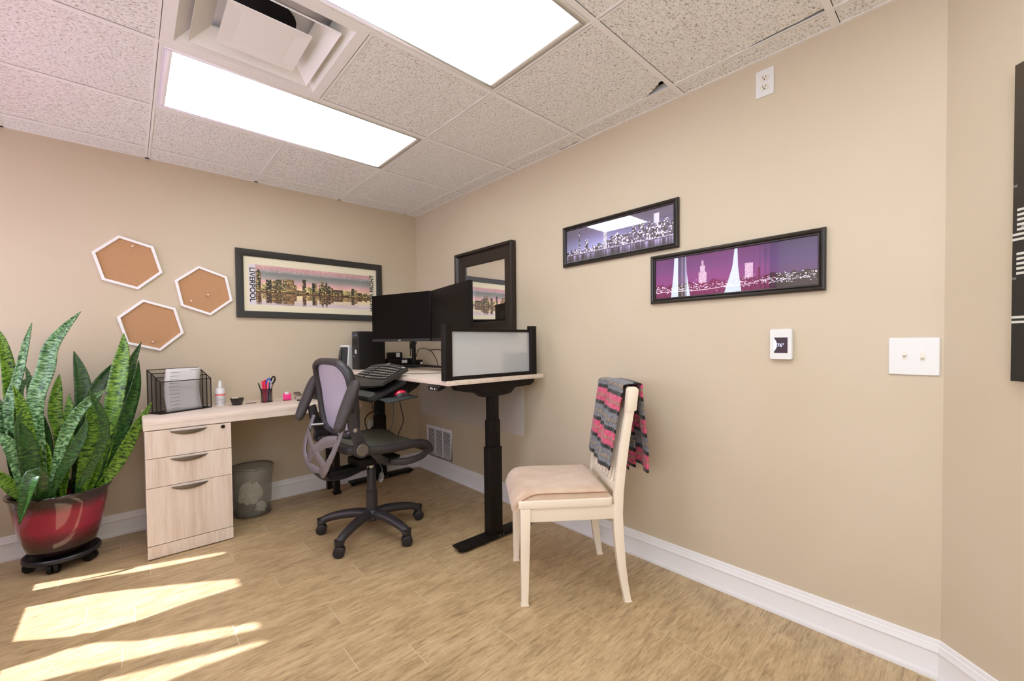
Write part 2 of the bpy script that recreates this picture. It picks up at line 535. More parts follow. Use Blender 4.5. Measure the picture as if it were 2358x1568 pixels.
for i in range(len(GX) - 1):
    for j in range(len(GY) - 1):
        if j in [l + 1 for l in LIGHTS] and i in (2, 3): continue
        if (i, j) == (2, 3): continue
        x0, x1, y1, y0 = GX[i], GX[i + 1], GY[j], GY[j + 1]
        if all((-.736) * (x - BX) + .676 * (y - BY) < 0 for x in (x0, x1) for y in (y0, y1)): continue
        a0, a1 = x0 + .006, x1 - .006
        c0, c1 = y0 + .006, y1 - .0142            # a thin dark slot stays open along the far edge
        zt = H + .0025
        if (i, j) == (4, 4):                      # tile with the broken corner
            poly = [(a0, c1), (a1, c1), (a1, c0 + .13), (a1 - .010, c0 + .125), (a1 - .012, c0 + .105), (a1 - .024, c0 + .098), (a1 - .026, c0 + .08), (a1 - .038, c0 + .074), (a1 - .040, c0 + .056), (a1 - .050, c0 + .05), (a1 - .054, c0 + .032), (a1 - .066, c0 + .026), (a1 - .070, c0), (a0, c0)]
        elif (i, j) == (4, 5):                    # edge crumbled away beside the wall strip
            poly = [(a0, c1), (a1, c1)]
            yy = c1 - .30
            poly.append((a1, yy))
            for q in range(9):
                yy -= (c1 - .30 - c0) / 9
                poly.append((a1 - .009 - .012 * q / 9 - rj.random() * .004, max(yy, c0)))
            poly.append((a0, c0))
        elif i == 5 and j == 3:
            poly = [(a0, c1), (a1 + .006, c1)]
            yy = c0 + .20
            poly.append((a1 + .006, yy))
            for q in range(11):
                yy -= .015; poly.append((a1 - .008 - rj.random() * .010, yy))
            poly += [(a1 + .006, yy - .01), (a1 + .006, c0), (a0, c0)]
        else:
            e = .006 if i == 5 else 0
            poly = [(a0, c1), (a1 + e, c1), (a1 + e, c0), (a0, c0)]
        cx_, cy_ = (x0 + x1) / 2, (y0 + y1) / 2
        o = MB().prism([(p[0] - cx_, p[1] - cy_) for p in poly], 'z', 0, .014).build('ceiling_tile', M['tile'], ceiling)
        o.location = (cx_, cy_, zt)
# pipe seen through the broken corner
tag(MB().cyl((-.135, -2.05, 2.50), (-.135, -3.2, 2.50), .018, n=14).build('pipe', M['darkpl'], origin=(-.135, -2.6, 2.50), smooth=True),
    'dark pipe seen through the broken ceiling tile corner', 'pipe')

# ceiling lights; the rear two are unseen additions that brighten the room
LNAME = ['lit ceiling light panel closest to the cork boards wall', 'large lit ceiling light panel cut by the top of the picture',
         'added light panel, unseen above and behind the viewer, brightening the room', 'added light panel, unseen at the far rear, brightening the room']
for k, l in enumerate(LIGHTS):
    y1, y0 = GY[l + 1], GY[l + 2]
    x0, x1 = GX[2], GX[4]
    cx_, cy_ = (x0 + x1) / 2, (y0 + y1) / 2
    w, d = (x1 - x0) / 2 - hw, (y1 - y0) / 2 - hw
    r = thing('ceiling_light', LNAME[k], 'ceiling light', (cx_, cy_, H), group='ceiling light panels')
    f = MB().ring(-w + .001, w - .001, -d + .003, d - .001, -w + .034, w - .034, -d + .030, d - .030, .0, .012)
    f.build('frame', M['grid'], r, bev=.003)
    hs = MB().b2(-w, w, -d, d, .10, .104)
    for s_ in (-1, 1): hs.b2(-w, w, s_ * d, s_ * (d - .003), .012, .10); hs.b2(s_ * w, s_ * (w - .003), -d, d, .012, .10)
    hs.build('housing', M['grid'], r)
    MB().b2(-w + .03, w - .03, -d + .026, d - .026, .006, .010).build('diffuser', M['diffuser'], r)

# stepped square air diffuser
x0, x1, y1, y0 = GX[2], GX[3], GY[3], GY[4]
r = thing('air_vent', 'white stepped square air diffuser between the ceiling lights', 'air vent', ((x0 + x1) / 2, (y0 + y1) / 2, H))
hh = .305 - hw
def frust(b, ho, zo, hi, zi, th=.004):
    vs = [(sx * h, sy * h, z + dz) for dz in (0, th) for h, z in ((ho, zo), (hi, zi)) for sx, sy in ((-1, -1), (1, -1), (1, 1), (-1, 1))]
    fs = []
    for k in range(4):
        k2 = (k + 1) % 4
        fs += [(k, k2, 4 + k2, 4 + k), (8 + k, 12 + k, 12 + k2, 8 + k2), (k, 8 + k, 8 + k2, k2), (4 + k, 4 + k2, 12 + k2, 12 + k)]
    return b.add(vs, fs)
f = MB().ring(-hh, hh, -hh, hh, -.262, .262, -.262, .262, 0, .006)
frust(f, .262, .001, .20, .055)
f.b2(-.285, .285, -.285, .285, .085, .089)
for s_ in (-1, 1): f.b2(-.285, .285, s_ * .281, s_ * .285, .006, .087); f.b2(s_ * .281, s_ * .285, -.285, .285, .006, .087)
f.build('frame', M['grid'], r, smooth=True)
frust(MB(), .220, -.006, .150, .052, .006).build('louver', M['grid'], r)
c = MB(); frust(c, .138, -.012, .085, -.008); c.b2(-.086, .086, -.086, .086, -.009, -.004); c.b2(-.004, .004, -.004, .004, -.004, .086); c.build('center_plate', M['grid'], r)
d = MB().lathe([(.115, .0825), (.115, .0848)], (0, 0, 0), 40); d.build('duct_opening', M['plenum'], r)
# ------------------------------------------------------------------ tied pink curtains at the west windows
def curtain_mat():
    mt, nt, bs, out = newmat('pink_sheer_curtain')
    di = nt.nodes.new('ShaderNodeBsdfDiffuse'); tr = nt.nodes.new('ShaderNodeBsdfTranslucent'); mx = nt.nodes.new('ShaderNodeMixShader')
    v = world_vec(nt, (1, 1, 1)); n = noise(nt, v, 300, 2)
    c = ramp(nt, n, [(0.3, lin(164, 46, 96)), (0.7, lin(176, 62, 110))])
    nt.links.new(c, di.inputs['Color']); nt.links.new(c, tr.inputs['Color'])
    mx.inputs[0].default_value = 0.55
    nt.links.new(di.outputs[0], mx.inputs[1]); nt.links.new(tr.outputs[0], mx.inputs[2]); nt.links.new(mx.outputs[0], out.inputs['Surface'])
    return mt
M['curtain'] = curtain_mat()
XC = -2.94
ZS = [0.55, 0.81, 1.0, 1.13, 1.25, 1.44, 1.68, 2.0, 2.33]
CUR = [   # far edge, near edge at the heights ZS
    ('pink curtain nearest the plant corner', [-.35, -.355, -.345, -.34, -.34, -.345, -.335, -.31, -.30], [-.55, -.534, -.53, -.525, -.53, -.56, -.60, -.66, -.70]),
    ('pink tied curtain, second from the plant corner', [-.81, -.836, -.88, -.904, -.895, -.873, -.807, -.749, -.70], [-1.06, -1.039, -1.01, -.975, -.99, -1.054, -1.08, -1.118, -1.14]),
    ('pink tied curtain, third from the plant corner', [-1.50, -1.49, -1.47, -1.45, -1.43, -1.38, -1.33, -1.285, -1.27], [-1.64, -1.62, -1.58, -1.53, -1.55, -1.62, -1.70, -1.80, -1.84]),
    ('pink curtain farthest from the plant corner', [-1.93, -1.95, -1.98, -1.99, -1.98, -1.95, -1.90, -1.86, -1.85], [-2.2, -2.2, -2.2, -2.18, -2.19, -2.2, -2.22, -2.24, -2.25]),
]
for k, (lab, A, B) in enumerate(CUR):
    yc = (A[0] + B[0]) / 2
    def fn(u, v, A=A, B=B, yc=yc):
        z = ZS[0] + v * (ZS[-1] - ZS[0])
        a, b_ = np.interp(z, ZS, A), np.interp(z, ZS, B)
        wdt = abs(a - b_)
        return (.014 * math.sin(u * 2 * math.pi * 7 + v * .6) * min(1, .12 / max(wdt, .05) + .35), a + (b_ - a) * u - yc, z - ZS[0])
    root = thing('curtain', lab, 'curtain', (XC, yc, ZS[0]), group='pink tied curtains')
    MB().grid(fn, 84, 40).build('panel', M['curtain'], root, smooth=True)
    if k in (1, 2):
        a, b_ = np.interp(1.13, ZS, A), np.interp(1.13, ZS, B)
        MB().tube([(.03 * math.cos(t_), (a + b_) / 2 - yc + (abs(a - b_) / 2 + .012) * math.sin(t_), 1.13 - ZS[0]) for t_ in np.linspace(0, 2 * math.pi, 24, endpoint=False)], .004, 6, flat=.02, closed=True).build('tie_band', M['curtain'], root, smooth=True)
rod = thing('curtain_rod', 'dark metal curtain rod above the pink curtains', 'curtain rod', (XC, -1.25, 2.335))
MB().cyl((0, 1.07, 0), (0, -1.12, 0), .011, n=14).build('rod', M['black'], rod, smooth=True)
for y in (1.0, 0.0, -1.05): MB().b2(XW - XC, .0, y - .008, y + .008, -.008, .008).build('bracket', M['black'], rod)
# ------------------------------------------------------------------ prints: flat colour grids
def srgb_arr(a):
    a = np.clip(a / 255.0, 0, 1)
    return np.where(a <= 0.04045, a / 12.92, ((a + 0.055) / 1.055) ** 2.4)

def print_mesh(name, img, org, ux, uy, w, h, mat_, parent):
    """img[ny, nx, 3] sRGB 0..255, row 0 at the bottom; org = lower-left corner, ux/uy unit vectors"""
    ny, nx = img.shape[:2]
    me = bpy.data.meshes.new(name)
    X = np.arange(nx + 1) / nx * w; Yv = np.arange(ny + 1) / ny * h
    gx, gy = np.meshgrid(X, Yv)
    ux, uy, org = np.array(ux, float), np.array(uy, float), np.array(org, float)
    vs = org + gx[..., None] * ux + gy[..., None] * uy
    W_ = nx + 1
    i = (np.arange(ny)[:, None] * W_ + np.arange(nx)[None, :]).ravel()
    fs = np.stack([i, i + 1, i + W_ + 1, i + W_], 1)
    me.from_pydata(vs.reshape(-1, 3).tolist(), [], fs.tolist())
    ca = me.color_attributes.new(name='Col', type='FLOAT_COLOR', domain='CORNER')
    c = srgb_arr(img.reshape(-1, 3)); c = np.repeat(np.c_[c, np.ones(len(c))], 4, axis=0)
    ca.data.foreach_set('color', c.astype(np.float32).ravel())
    me.materials.append(mat_)
    o = bpy.data.objects.new(name, me)
    return link(o, parent)

def lerp3(t, stops):
    t = np.asarray(t)
    P = [s[0] for s in stops]
    return np.stack([np.interp(t, P, [s[1][k] for s in stops]) for k in range(3)], -1)

def smooth_noise(ny, nx, sy, sx, rng):
    a = rng.random((max(2, ny // sy + 2), max(2, nx // sx + 2)))
    yy = np.linspace(0, a.shape[0] - 1.001, ny); xx = np.linspace(0, a.shape[1] - 1.001, nx)
    y0, x0 = yy.astype(int), xx.astype(int); fy, fx = (yy - y0)[:, None], (xx - x0)[None, :]
    return (a[y0][:, x0] * (1 - fy) + a[y0 + 1][:, x0] * fy) * (1 - fx) + (a[y0][:, x0 + 1] * (1 - fy) + a[y0 + 1][:, x0 + 1] * fy) * fx

def dusk_skyline():
    nx, ny = 300, 100
    rng = np.random.default_rng(5)
    img = np.zeros((ny, nx, 3)); v = (np.arange(ny) + .5) / ny
    wl = 34                                                # waterline row
    sky = lerp3(v, [(0, (206, 190, 196)), (.30, (236, 214, 150)), (.44, (234, 206, 160)), (.52, (228, 178, 166)), (.62, (206, 164, 162)), (.70, (150, 146, 140)), (.80, (124, 128, 124)), (.87, (150, 142, 140)), (.91, (186, 138, 136)), (1, (196, 150, 148))])
    img[:] = sky[:, None, :]
    sp = np.kron(rng.random((ny // 2, nx // 2)), np.ones((2, 2))); top = (v > .84)[:, None] & (sp > .6)
    img[top] = img[top] * .6 + np.array([225, 205, 205]) * .4
    band = smooth_noise(ny, nx, 30, 30, rng)
    img *= (0.92 + .16 * band)[..., None]
    tree = 6 + 6 * smooth_noise(1, nx, 2, 7, rng)[0]
    hgt = tree.copy()
    bl = [(0, 16, 14), (6, 18, 24), (13, 24, 50), (16, 21, 55), (26, 50, 20), (34, 46, 31), (46, 58, 29), (56, 70, 33), (50, 76, 24), (72, 98, 35), (80, 104, 22), (118, 127, 38), (127, 142, 19), (142, 154, 31), (150, 160, 16), (160, 190, 26), (165, 171, 38), (176, 181, 35), (188, 196, 22), (194, 222, 17), (222, 246, 16), (246, 254, 24), (254, 263, 20), (263, 276, 13), (284, 292, 14)]
    tone = np.zeros((nx, 3)) + np.array([44, 40, 24])
    pal = [(92, 80, 46), (62, 52, 36), (168, 148, 92), (78, 64, 42), (196, 182, 118), (50, 44, 34), (134, 106, 68), (44, 40, 32)]
    for k, (a, c_, h_) in enumerate(bl):
        for x in range(a, min(c_, nx)): hgt[x] = max(hgt[x], h_); tone[x] = pal[(k * 3) % len(pal)]
    win = np.kron(rng.random((ny // 2 + 1, nx // 2 + 1)), np.ones((2, 2)))[:ny, :nx]
    jitm = smooth_noise(ny, nx, 3, 4, rng)
    for x in range(nx):
        h_ = int(hgt[x])
        for dy in range(h_):
            col = tone[x] * (.55 + .8 * jitm[dy, x])
            if win[dy, x] < .14: col = np.array([232, 208, 138]) * (.6 + .5 * jitm[dy, x])
            elif win[dy, x] > .82: col = col * .45
            if dy < 5: col = (np.array([210, 180, 110]) if win[dy, x] > .6 else np.array([64, 44, 26])) * (.6 + .6 * jitm[dy, x])
            if wl + dy < ny: img[wl + dy, x] = col
            rr = wl - 1 - int(dy * .98)
            if rr >= 0: img[rr, x] = col * .66 + np.array([44, 28, 20])
    for r_ in range(3): img[wl - 3 + r_, :] = img[wl - 3 + r_] * .4 + np.array([34, 20, 14])
    for r_ in range(0, 5): img[r_] = img[r_] * .45 + np.array([206, 190, 206]) * .55
    return img

def night_skyline_blue():
    nx, ny = 280, 90
    rng = np.random.default_rng(11)
    v = (np.arange(ny) + .5) / ny
    img = np.zeros((ny, nx, 3)); sky = lerp3(v, [(0, (40, 34, 60)), (.3, (138, 142, 188)), (.55, (106, 106, 150)), (.8, (76, 68, 100)), (1, (66, 58, 84))])
    glow = 1 + .35 * np.exp(-((np.arange(nx) / nx - .4) / .25) ** 2)
    img[:] = sky[:, None] * glow[None, :, None]
    wl = 18
    cell = rng.random((40, 120))
    hg = np.zeros(nx)
    x = 0
    while x < nx:
        w_ = rng.integers(4, 12); base = 16 + 26 * np.exp(-((x / nx - .8) / .25) ** 2) + 12 * np.exp(-((x / nx - .5) / .12) ** 2)
        hg[x:x + w_] = base * (.55 + .6 * rng.random()); x += w_
    for a, c_, h_ in [(38, 43, 52), (40, 42, 62), (58, 66, 36), (110, 120, 55), (113, 116, 66), (200, 214, 50), (236, 248, 60), (224, 233, 44), (258, 268, 46)]: hg[a:c_] = h_
    for x in range(nx):
        for dy in range(int(hg[x])):
            r = cell[dy // 3, x // 3]
            c = np.array([34, 24, 40]) if r < .48 else (np.array([120, 116, 150]) if r < .72 else np.array([226, 226, 244]))
            if 110 <= x < 120: c = np.array([206, 206, 222]) * (.8 + .3 * r)
            if 236 <= x < 248 and dy > 36: c = np.array([232, 232, 246]) - (248 - x) * 1.0
            if wl + dy < ny: img[wl + dy, x] = c
    st = smooth_noise(1, nx, 2, 3, rng)[0]
    for r in range(wl):
        img[r] = (np.array([30, 22, 44])[None] + np.array([190, 196, 230])[None] * (st[:, None] ** 1.5)) * (.45 + .6 * r / wl)
    img[wl - 1:wl + 1] = (60, 50, 74); img[wl + 1:wl + 4] = img[wl + 1:wl + 4] * .4 + np.array([214, 218, 240]) * .6
    return img

def night_skyline_purple():
    nx, ny = 300, 80
    rng = np.random.default_rng(21)
    v = (np.arange(ny) + .5) / ny
    img = np.zeros((ny, nx, 3)); img[:] = lerp3(v, [(0, (22, 12, 26)), (.2, (40, 26, 50)), (.34, (92, 62, 112)), (.6, (84, 66, 118)), (1, (66, 58, 98))])[:, None]
    hg = 20 + 6 * smooth_noise(1, nx, 2, 9, rng)[0] * 2
    for a, c_, h_ in [(96, 112, 44), (99, 109, 56), (102, 106, 66), (184, 198, 50), (206, 210, 40)]: hg[a:c_] = np.maximum(hg[a:c_], h_)
    for x in range(nx):
        for y in range(10, int(hg[x])): img[y, x] = np.array([30, 18, 32]) * (.7 + .6 * rng.random())
        if 96 <= x < 112 or 184 <= x < 198:
            for y in range(24, int(hg[x])): img[y, x] = np.array([214, 200, 222]) * (.75 + .35 * rng.random())
    for _ in range(420):
        x, y = rng.integers(0, nx), int(np.clip(rng.normal(15 + 6 * (rng.random() > .7), 3), 6, 40)); img[y, x:x + rng.integers(1, 4)] = (236, 228, 244)
    for x in range(0, 190): img[11 + int(2 * math.sin(x * .05)), x] = (238, 232, 246)
    for x in range(200, 290, 1): img[16 + int(3 * math.sin(x * .09)), x] = np.where(rng.random() > .4, 1, .2) * np.array([228, 222, 246])
    return img

def night_city_bw():
    nx, ny = 60, 130
    rng = np.random.default_rng(31)
    img = np.zeros((ny, nx, 3)) + np.array([60, 50, 36])
    v = (np.arange(ny) + .5) / ny
    img *= np.interp(v, [0, .4, .75, 1], [.55, .6, .95, 1.2])[:, None, None]
    for _ in range(150):
        x, y = rng.integers(0, nx), rng.integers(0, int(ny * .66)); w_, h_ = rng.integers(1, 4), 1 + int(rng.random() > .7)
        img[y:y + h_, x:x + w_] = np.array([232, 226, 210]) * (.45 + .55 * rng.random())
    for y0, y1, x0, x1 in [(62, 72, 1, 5), (44, 54, 1, 7), (24, 27, 0, 9), (58, 61, 0, 4), (84, 90, 4, 9)]:
        img[y0:y1:2, x0:x1] = (205, 200, 186)
    return img

def moulding(parent, pts, name, prof, m_, flip=1):
    """sweep a frame profile (inward offset, height) round a closed polygon lying in plane: pts list of (u, v) ; returns builder in (u, v, h)"""
    n = len(pts)
    c = Vector((sum(p[0] for p in pts) / n, sum(p[1] for p in pts) / n))
    P = [Vector(p) for p in pts]
    rings = []
    for off, hgt in prof:
        ring = []
        for i in range(n):
            a, b_, d = P[i - 1], P[i], P[(i + 1) % n]
            e1, e2 = (b_ - a).normalized(), (d - b_).normalized()
            n1, n2 = Vector((-e1.y, e1.x)), Vector((-e2.y, e2.x))
            if (c - b_).dot(n1 + n2) < 0: n1, n2 = -n1, -n2
            bis = (n1 + n2).normalized(); k = 1.0 / max(.2, bis.dot(n1))
            q = b_ + bis * off * k
            ring.append((q.x, q.y, hgt))
        rings.append(ring)
    return rings

def frame_mesh(rings, tf):
    """rings -> MB with closed profile, tf maps (u, v, h) to local xyz"""
    n = len(rings[0]); m_ = len(rings)
    vs = [tf(*p) for r_ in rings for p in r_]
    fs = []
    for i in range(m_):
        j = (i + 1) % m_
        for k in range(n):
            k2 = (k + 1) % n
            fs.append((i * n + k, i * n + k2, j * n + k2, j * n + k))
    return MB().add(vs, fs)

NORTH = lambda u, v, h: (u, -h, v)          # wall y = 0, h out of the wall
EAST = lambda u, v, h: (-h, -u, v)          # wall x = 0, u runs towards the viewer

# ------------------------------------------------------------------ hexagon cork boards
M['cork'] = mat('cork_sheet', lin(190, 148, 108), 0.9, var=(lin(172, 126, 86), 260, 0.40, 0.66), bump=(300, 0.2))
M['hexframe'] = mat('white_painted_frame', lin(238, 234, 232), 0.35)
M['pin'] = mat('pale_pin_plastic', lin(228, 208, 186), 0.35)
PIN = ['pale push pin near the top of the upper left cork board', 'pale push pin low left on the cork board beside the skyline picture',
       'pale push pin mid right on the cork board beside the skyline picture', 'pale push pin near the bottom of the lowest cork board']
HEX = [
    ((-2.049, 1.716), .172, -2.5, [(.021, .107)], 'large white framed hexagon cork board at the upper left'),
    ((-1.662, 1.567), .168, 1.0, [(-.077, -.074), (.018, -.026)], 'white framed hexagon cork board nearest the skyline picture'),
    ((-1.945, 1.321), .172, -1.0, [(.004, -.106)], 'white framed hexagon cork board lowest, just above the plant leaves'),
]
_hp = [[(-2.09, 1.881), (-1.926, 1.837), (-1.888, 1.669), (-2.008, 1.549), (-2.172, 1.595), (-2.216, 1.758)],
       [(-1.694, 1.734), (-1.53, 1.679), (-1.501, 1.51), (-1.629, 1.399), (-1.798, 1.454), (-1.822, 1.627)],
       [(-1.987, 1.489), (-1.819, 1.442), (-1.784, 1.273), (-1.906, 1.155), (-2.073, 1.208), (-2.112, 1.363)]]
for (c, rad, _, pins, lab), pts in zip(HEX, _hp):
    cx_, cz_ = sum(p[0] for p in pts) / 6, sum(p[1] for p in pts) / 6
    # regular hexagon with the mean radius and turn
    an = [math.atan2(p[1] - cz_, p[0] - cx_) for p in pts]; R_ = sum(math.hypot(p[0] - cx_, p[1] - cz_) for p in pts) / 6
    a0 = sum(((a + math.pi * i / 3 + math.pi * 4) % (2 * math.pi) - math.pi) for i, a in enumerate(an)) / 6 + math.pi
    d = []
    for i, a in enumerate(an):
        d.append((math.cos(a + math.pi * i / 3), math.sin(a + math.pi * i / 3)))
    a0 = math.atan2(sum(q[1] for q in d), sum(q[0] for q in d))
    hexa = [(R_ * math.cos(a0 - math.pi * i / 3), R_ * math.sin(a0 - math.pi * i / 3)) for i in range(6)]
    root = thing('cork_board', lab, 'cork board', (cx_, 0, cz_), group='hexagon cork boards')
    frame_mesh(moulding(None, hexa, '', [(0, 0), (0, .018), (.0015, .0195), (.014, .0195), (.0155, .018), (.0155, 0)], None), NORTH).build('frame', M['hexframe'], root)
    inner = [(p[0] * .93, p[1] * .93) for p in hexa]
    MB().prism([(p[0], p[1]) for p in inner], 'y', -.001, -.008).build('cork_panel', M['cork'], root)
    for u, v in pins:
        b = MB().cyl((u, -.008, v), (u, -.012, v), .0055, n=12).cyl((u, -.012, v), (u, -.020, v), .003, n=12).cyl((u, -.020, v), (u, -.024, v), .0055, n=12)
        p = b.build('push_pin', M['pin'], smooth=True, origin=(0, 0, 0))
        p.location = (cx_, 0, cz_)
        tag(p, PIN.pop(0), 'push pin', 'push pins')

# ------------------------------------------------------------------ framed skyline on the north wall
root = thing('framed_picture', 'wide black framed dusk skyline print with cream mat', 'picture', (-.921, 0, 1.392))
W2, HT = .557, .502
pts = [(-W2, 0), (W2, 0), (W2, HT), (-W2, HT)]
frame_mesh(moulding(None, pts, '', [(0, .001), (0, .022), (.003, .024), (.044, .020), (.049, .016), (.049, .001)], None), NORTH).build('frame', mat('black_wide_frame', lin(40, 38, 34), 0.4), root, smooth=True)
MB().b2(-W2 + .045, W2 - .045, -.002, -.006, .045, HT - .045).build('mat_board', mat('cream_mat_board', lin(226, 217, 188), 0.85), root)
print_mesh('skyline_print', dusk_skyline(), (-.467, -.0066, .100), (1, 0, 0), (0, 0, 1), .917, .296, M['print_dusk'], root)
MB().b2(-.475, -.431, -.0062, -.0070, .095, .396).build('title_strip', mat('pale_title_strip', lin(218, 210, 214), 0.8), root)
M['ink'] = mat('black_ink', lin(34, 32, 36), 0.8)
M['inkpale'] = mat('grey_ink', lin(128, 128, 140), 0.8)
t1 = text_obj('lettering', 'LIVERPOOL', .05, M['ink'], root, Matrix(((0, 1, 0, -.453), (0, 0, -1, -.0074), (-1, 0, 0, .245), (0, 0, 0, 1))), .0002, bold=.0010)
t2 = text_obj('lettering', 'WATER FRONT', .046, M['ink'], root, Matrix(((0, -1, 0, .468), (0, 0, -1, -.0074), (1, 0, 0, .245), (0, 0, 0, 1))), .0002, bold=.0012)

# ------------------------------------------------------------------ mirror on the east wall
root = thing('mirror', 'dark framed rectangular mirror behind the monitors', 'mirror', (0, -1.052, 1.24))
pts = [(-.351, 0), (.351, 0), (.351, .676), (-.351, .676)]
frame_mesh(moulding(None, pts, '', [(0, .001), (0, .046), (.006, .050), (.018, .046), (.028, .030), (.034, .026), (.08, .018), (.108, .014), (.112, .010), (.112, .001)], None), EAST).build('frame', mat('espresso_mirror_frame', lin(40, 30, 24), 0.28), root, smooth=True, ang=25)
mm = mat('mirror_glass', (0.92, 0.92, 0.92, 1), 0.0, metal=1.0)
MB().b2(-.002, -.006, .245, -.245, .105, .572).build('mirror_glass', mm, root)

# ------------------------------------------------------------------ two slim skyline prints on the east wall
def slim_picture(lab, uc, z0, img, w=.755, h=.25):
    root = thing('framed_picture', lab, 'picture', (0, -uc, z0), group='slim framed skyline prints')
    pts = [(-w / 2, 0), (w / 2, 0), (w / 2, h), (-w / 2, h)]
    frame_mesh(moulding(None, pts, '', [(0, .001), (0, .016), (.003, .021), (.009, .023), (.015, .020), (.018, .016), (.021, .019), (.025, .018), (.027, .013), (.027, .001)], None), EAST).build('frame', M['framewood'], root, smooth=True, ang=25)
    print_mesh('skyline_print', img, (-.0105, w / 2 - .024, .024), (0, -1, 0), (0, 0, 1), w - .048, h - .048, M['print_glazed'], root)
    return root
slim_picture('slim black framed blue night skyline print, the higher one', 2.235, 1.657, night_skyline_blue())
slim_picture('slim black framed purple night skyline print reflecting pink curtains', 2.839, 1.382, night_skyline_purple())

# ------------------------------------------------------------------ canvas on the angled wall
ang_c = math.atan2(CDY, CDX)
root = thing('canvas_print', 'tall black and white night city canvas at the right edge', 'canvas', (BX + CDX * .223, BY + CDY * .223, 1.061), ang_c)
MB().b2(0, .61, -.004, -.034, 0, .90).build('stretcher', mat('black_canvas_edge', lin(44, 36, 26), 0.8), root)
print_mesh('city_print', night_city_bw(), (0.0, -.0345, 0), (1, 0, 0), (0, 0, 1), .61, .90, M['print_matt'], root)

# ------------------------------------------------------------------ outlets, thermostat, switch, return grille
M['slot'] = mat('dark_slot', lin(30, 26, 24), 0.6)
def outlet(lab, loc, tf, plugged=False):
    root = thing('wall_outlet', lab, 'outlet', loc)
    o = rounded(-.035, .035, -.0575, .0575, .004)
    v0 = [tf(p[0], p[1], .0005) for p in o] + [tf(p[0], p[1], .005) for p in o] + [tf(p[0] * .96, p[1] * .975, .0065) for p in o]
    n = len(o)
    fs = [(i, (i + 1) % n, n + (i + 1) % n, n + i) for i in range(n)] + [(n + i, n + (i + 1) % n, 2 * n + (i + 1) % n, 2 * n + i) for i in range(n)] + [tuple(range(2 * n, 3 * n)), tuple(range(n))]
    MB().add(v0, fs).build('cover_plate', M['white'], root, smooth=True)
    for s in (-1, 1):
        rec = MB()
        q = [(.0165 * math.cos(a), s * .0195 + max(-.0125, min(.0125, .0165 * math.sin(a)))) for a in np.linspace(0, 2 * math.pi, 28, endpoint=False)]
        rec.add([tf(p[0], p[1], .006) for p in q] + [tf(p[0], p[1], .009) for p in q], [(i, (i + 1) % 28, 28 + (i + 1) % 28, 28 + i) for i in range(28)] + [tuple(range(28, 56))])
        ro = rec.build('receptacle', M['ivory'], root, smooth=True)
        sl = MB()
        for du, dv, a, b_ in ((-.006, .003, .0012, .004), (.006, .003, .0012, .0033), (0, -.0065, .0024, .0024)):
            qq = [(du - a, s * .0195 + dv - b_), (du + a, s * .0195 + dv - b_), (du + a, s * .0195 + dv + b_), (du - a, s * .0195 + dv + b_)]
            sl.add([tf(p[0], p[1], .0088) for p in qq] + [tf(p[0], p[1], .0094) for p in qq], [(0, 1, 5, 4), (1, 2, 6, 5), (2, 3, 7, 6), (3, 0, 4, 7), (4, 5, 6, 7)])
        sl.build('slots', M['slot'], ro)
    MB().tube([tf(0, 0, .006), tf(0, 0, .0075)], .002, 10).build('screw', M['white'], root)
    return root
outlet('white wall outlet high up beside the ceiling', (0, -2.995, 2.299), EAST)
outlet('white wall outlet low behind the standing desk', (-.468, 0, .452), NORTH)

root = thing('thermostat', 'white wall thermostat with a small dark touch screen', 'thermostat', (0, -3.063, 1.168))
o = rounded(-.042, .042, -.065, .065, .007)
n = len(o)
lay = [(1.0, 1.0, .001), (1.0, 1.0, .016), (.985, .99, .0195), (.94, .96, .0215)]
vs = [EAST(p[0] * a, p[1] * b_, h) for a, b_, h in lay for p in o]
fs = [(l * n + i, l * n + (i + 1) % n, (l + 1) * n + (i + 1) % n, (l + 1) * n + i) for l in range(3) for i in range(n)] + [tuple(range(n)), tuple(range(3 * n, 4 * n))]
MB().add(vs, fs).build('case', M['white'], root, smooth=True)
sc = emission('thermostat_screen', lin(66, 42, 60), 0.35); sc.node_tree.nodes['Principled BSDF'].inputs['Base Color'].default_value = lin(40, 24, 30)
scr = MB(); scr.b2(-.0215, -.0221, .0245, -.0255, -.037, .029); s_ = scr.build('screen', sc, root)
blue = emission('thermostat_blue_glow', lin(128, 160, 215), 0.75)
arc = [(-.0250, -.030 + .056 * k / 14) for k in range(15)]
arc2 = [(-.0250 + .0115 * math.sin(math.pi * k / 14) ** .8, -.030 + .056 * k / 14) for k in range(15)]
poly = arc + arc2[::-1]
MB().add([EAST(p[0], p[1], .0224) for p in poly], [tuple(range(len(poly)))]).build('blue_dial', blue, s_)
text_obj('lettering', '76°', .019, emission('thermostat_digits', lin(120, 130, 235), 1.0), s_, Matrix(((0, 0, -1, -.0224), (-1, 0, 0, .000), (0, 1, 0, -.004), (0, 0, 0, 1))), .0002, bold=.0003)

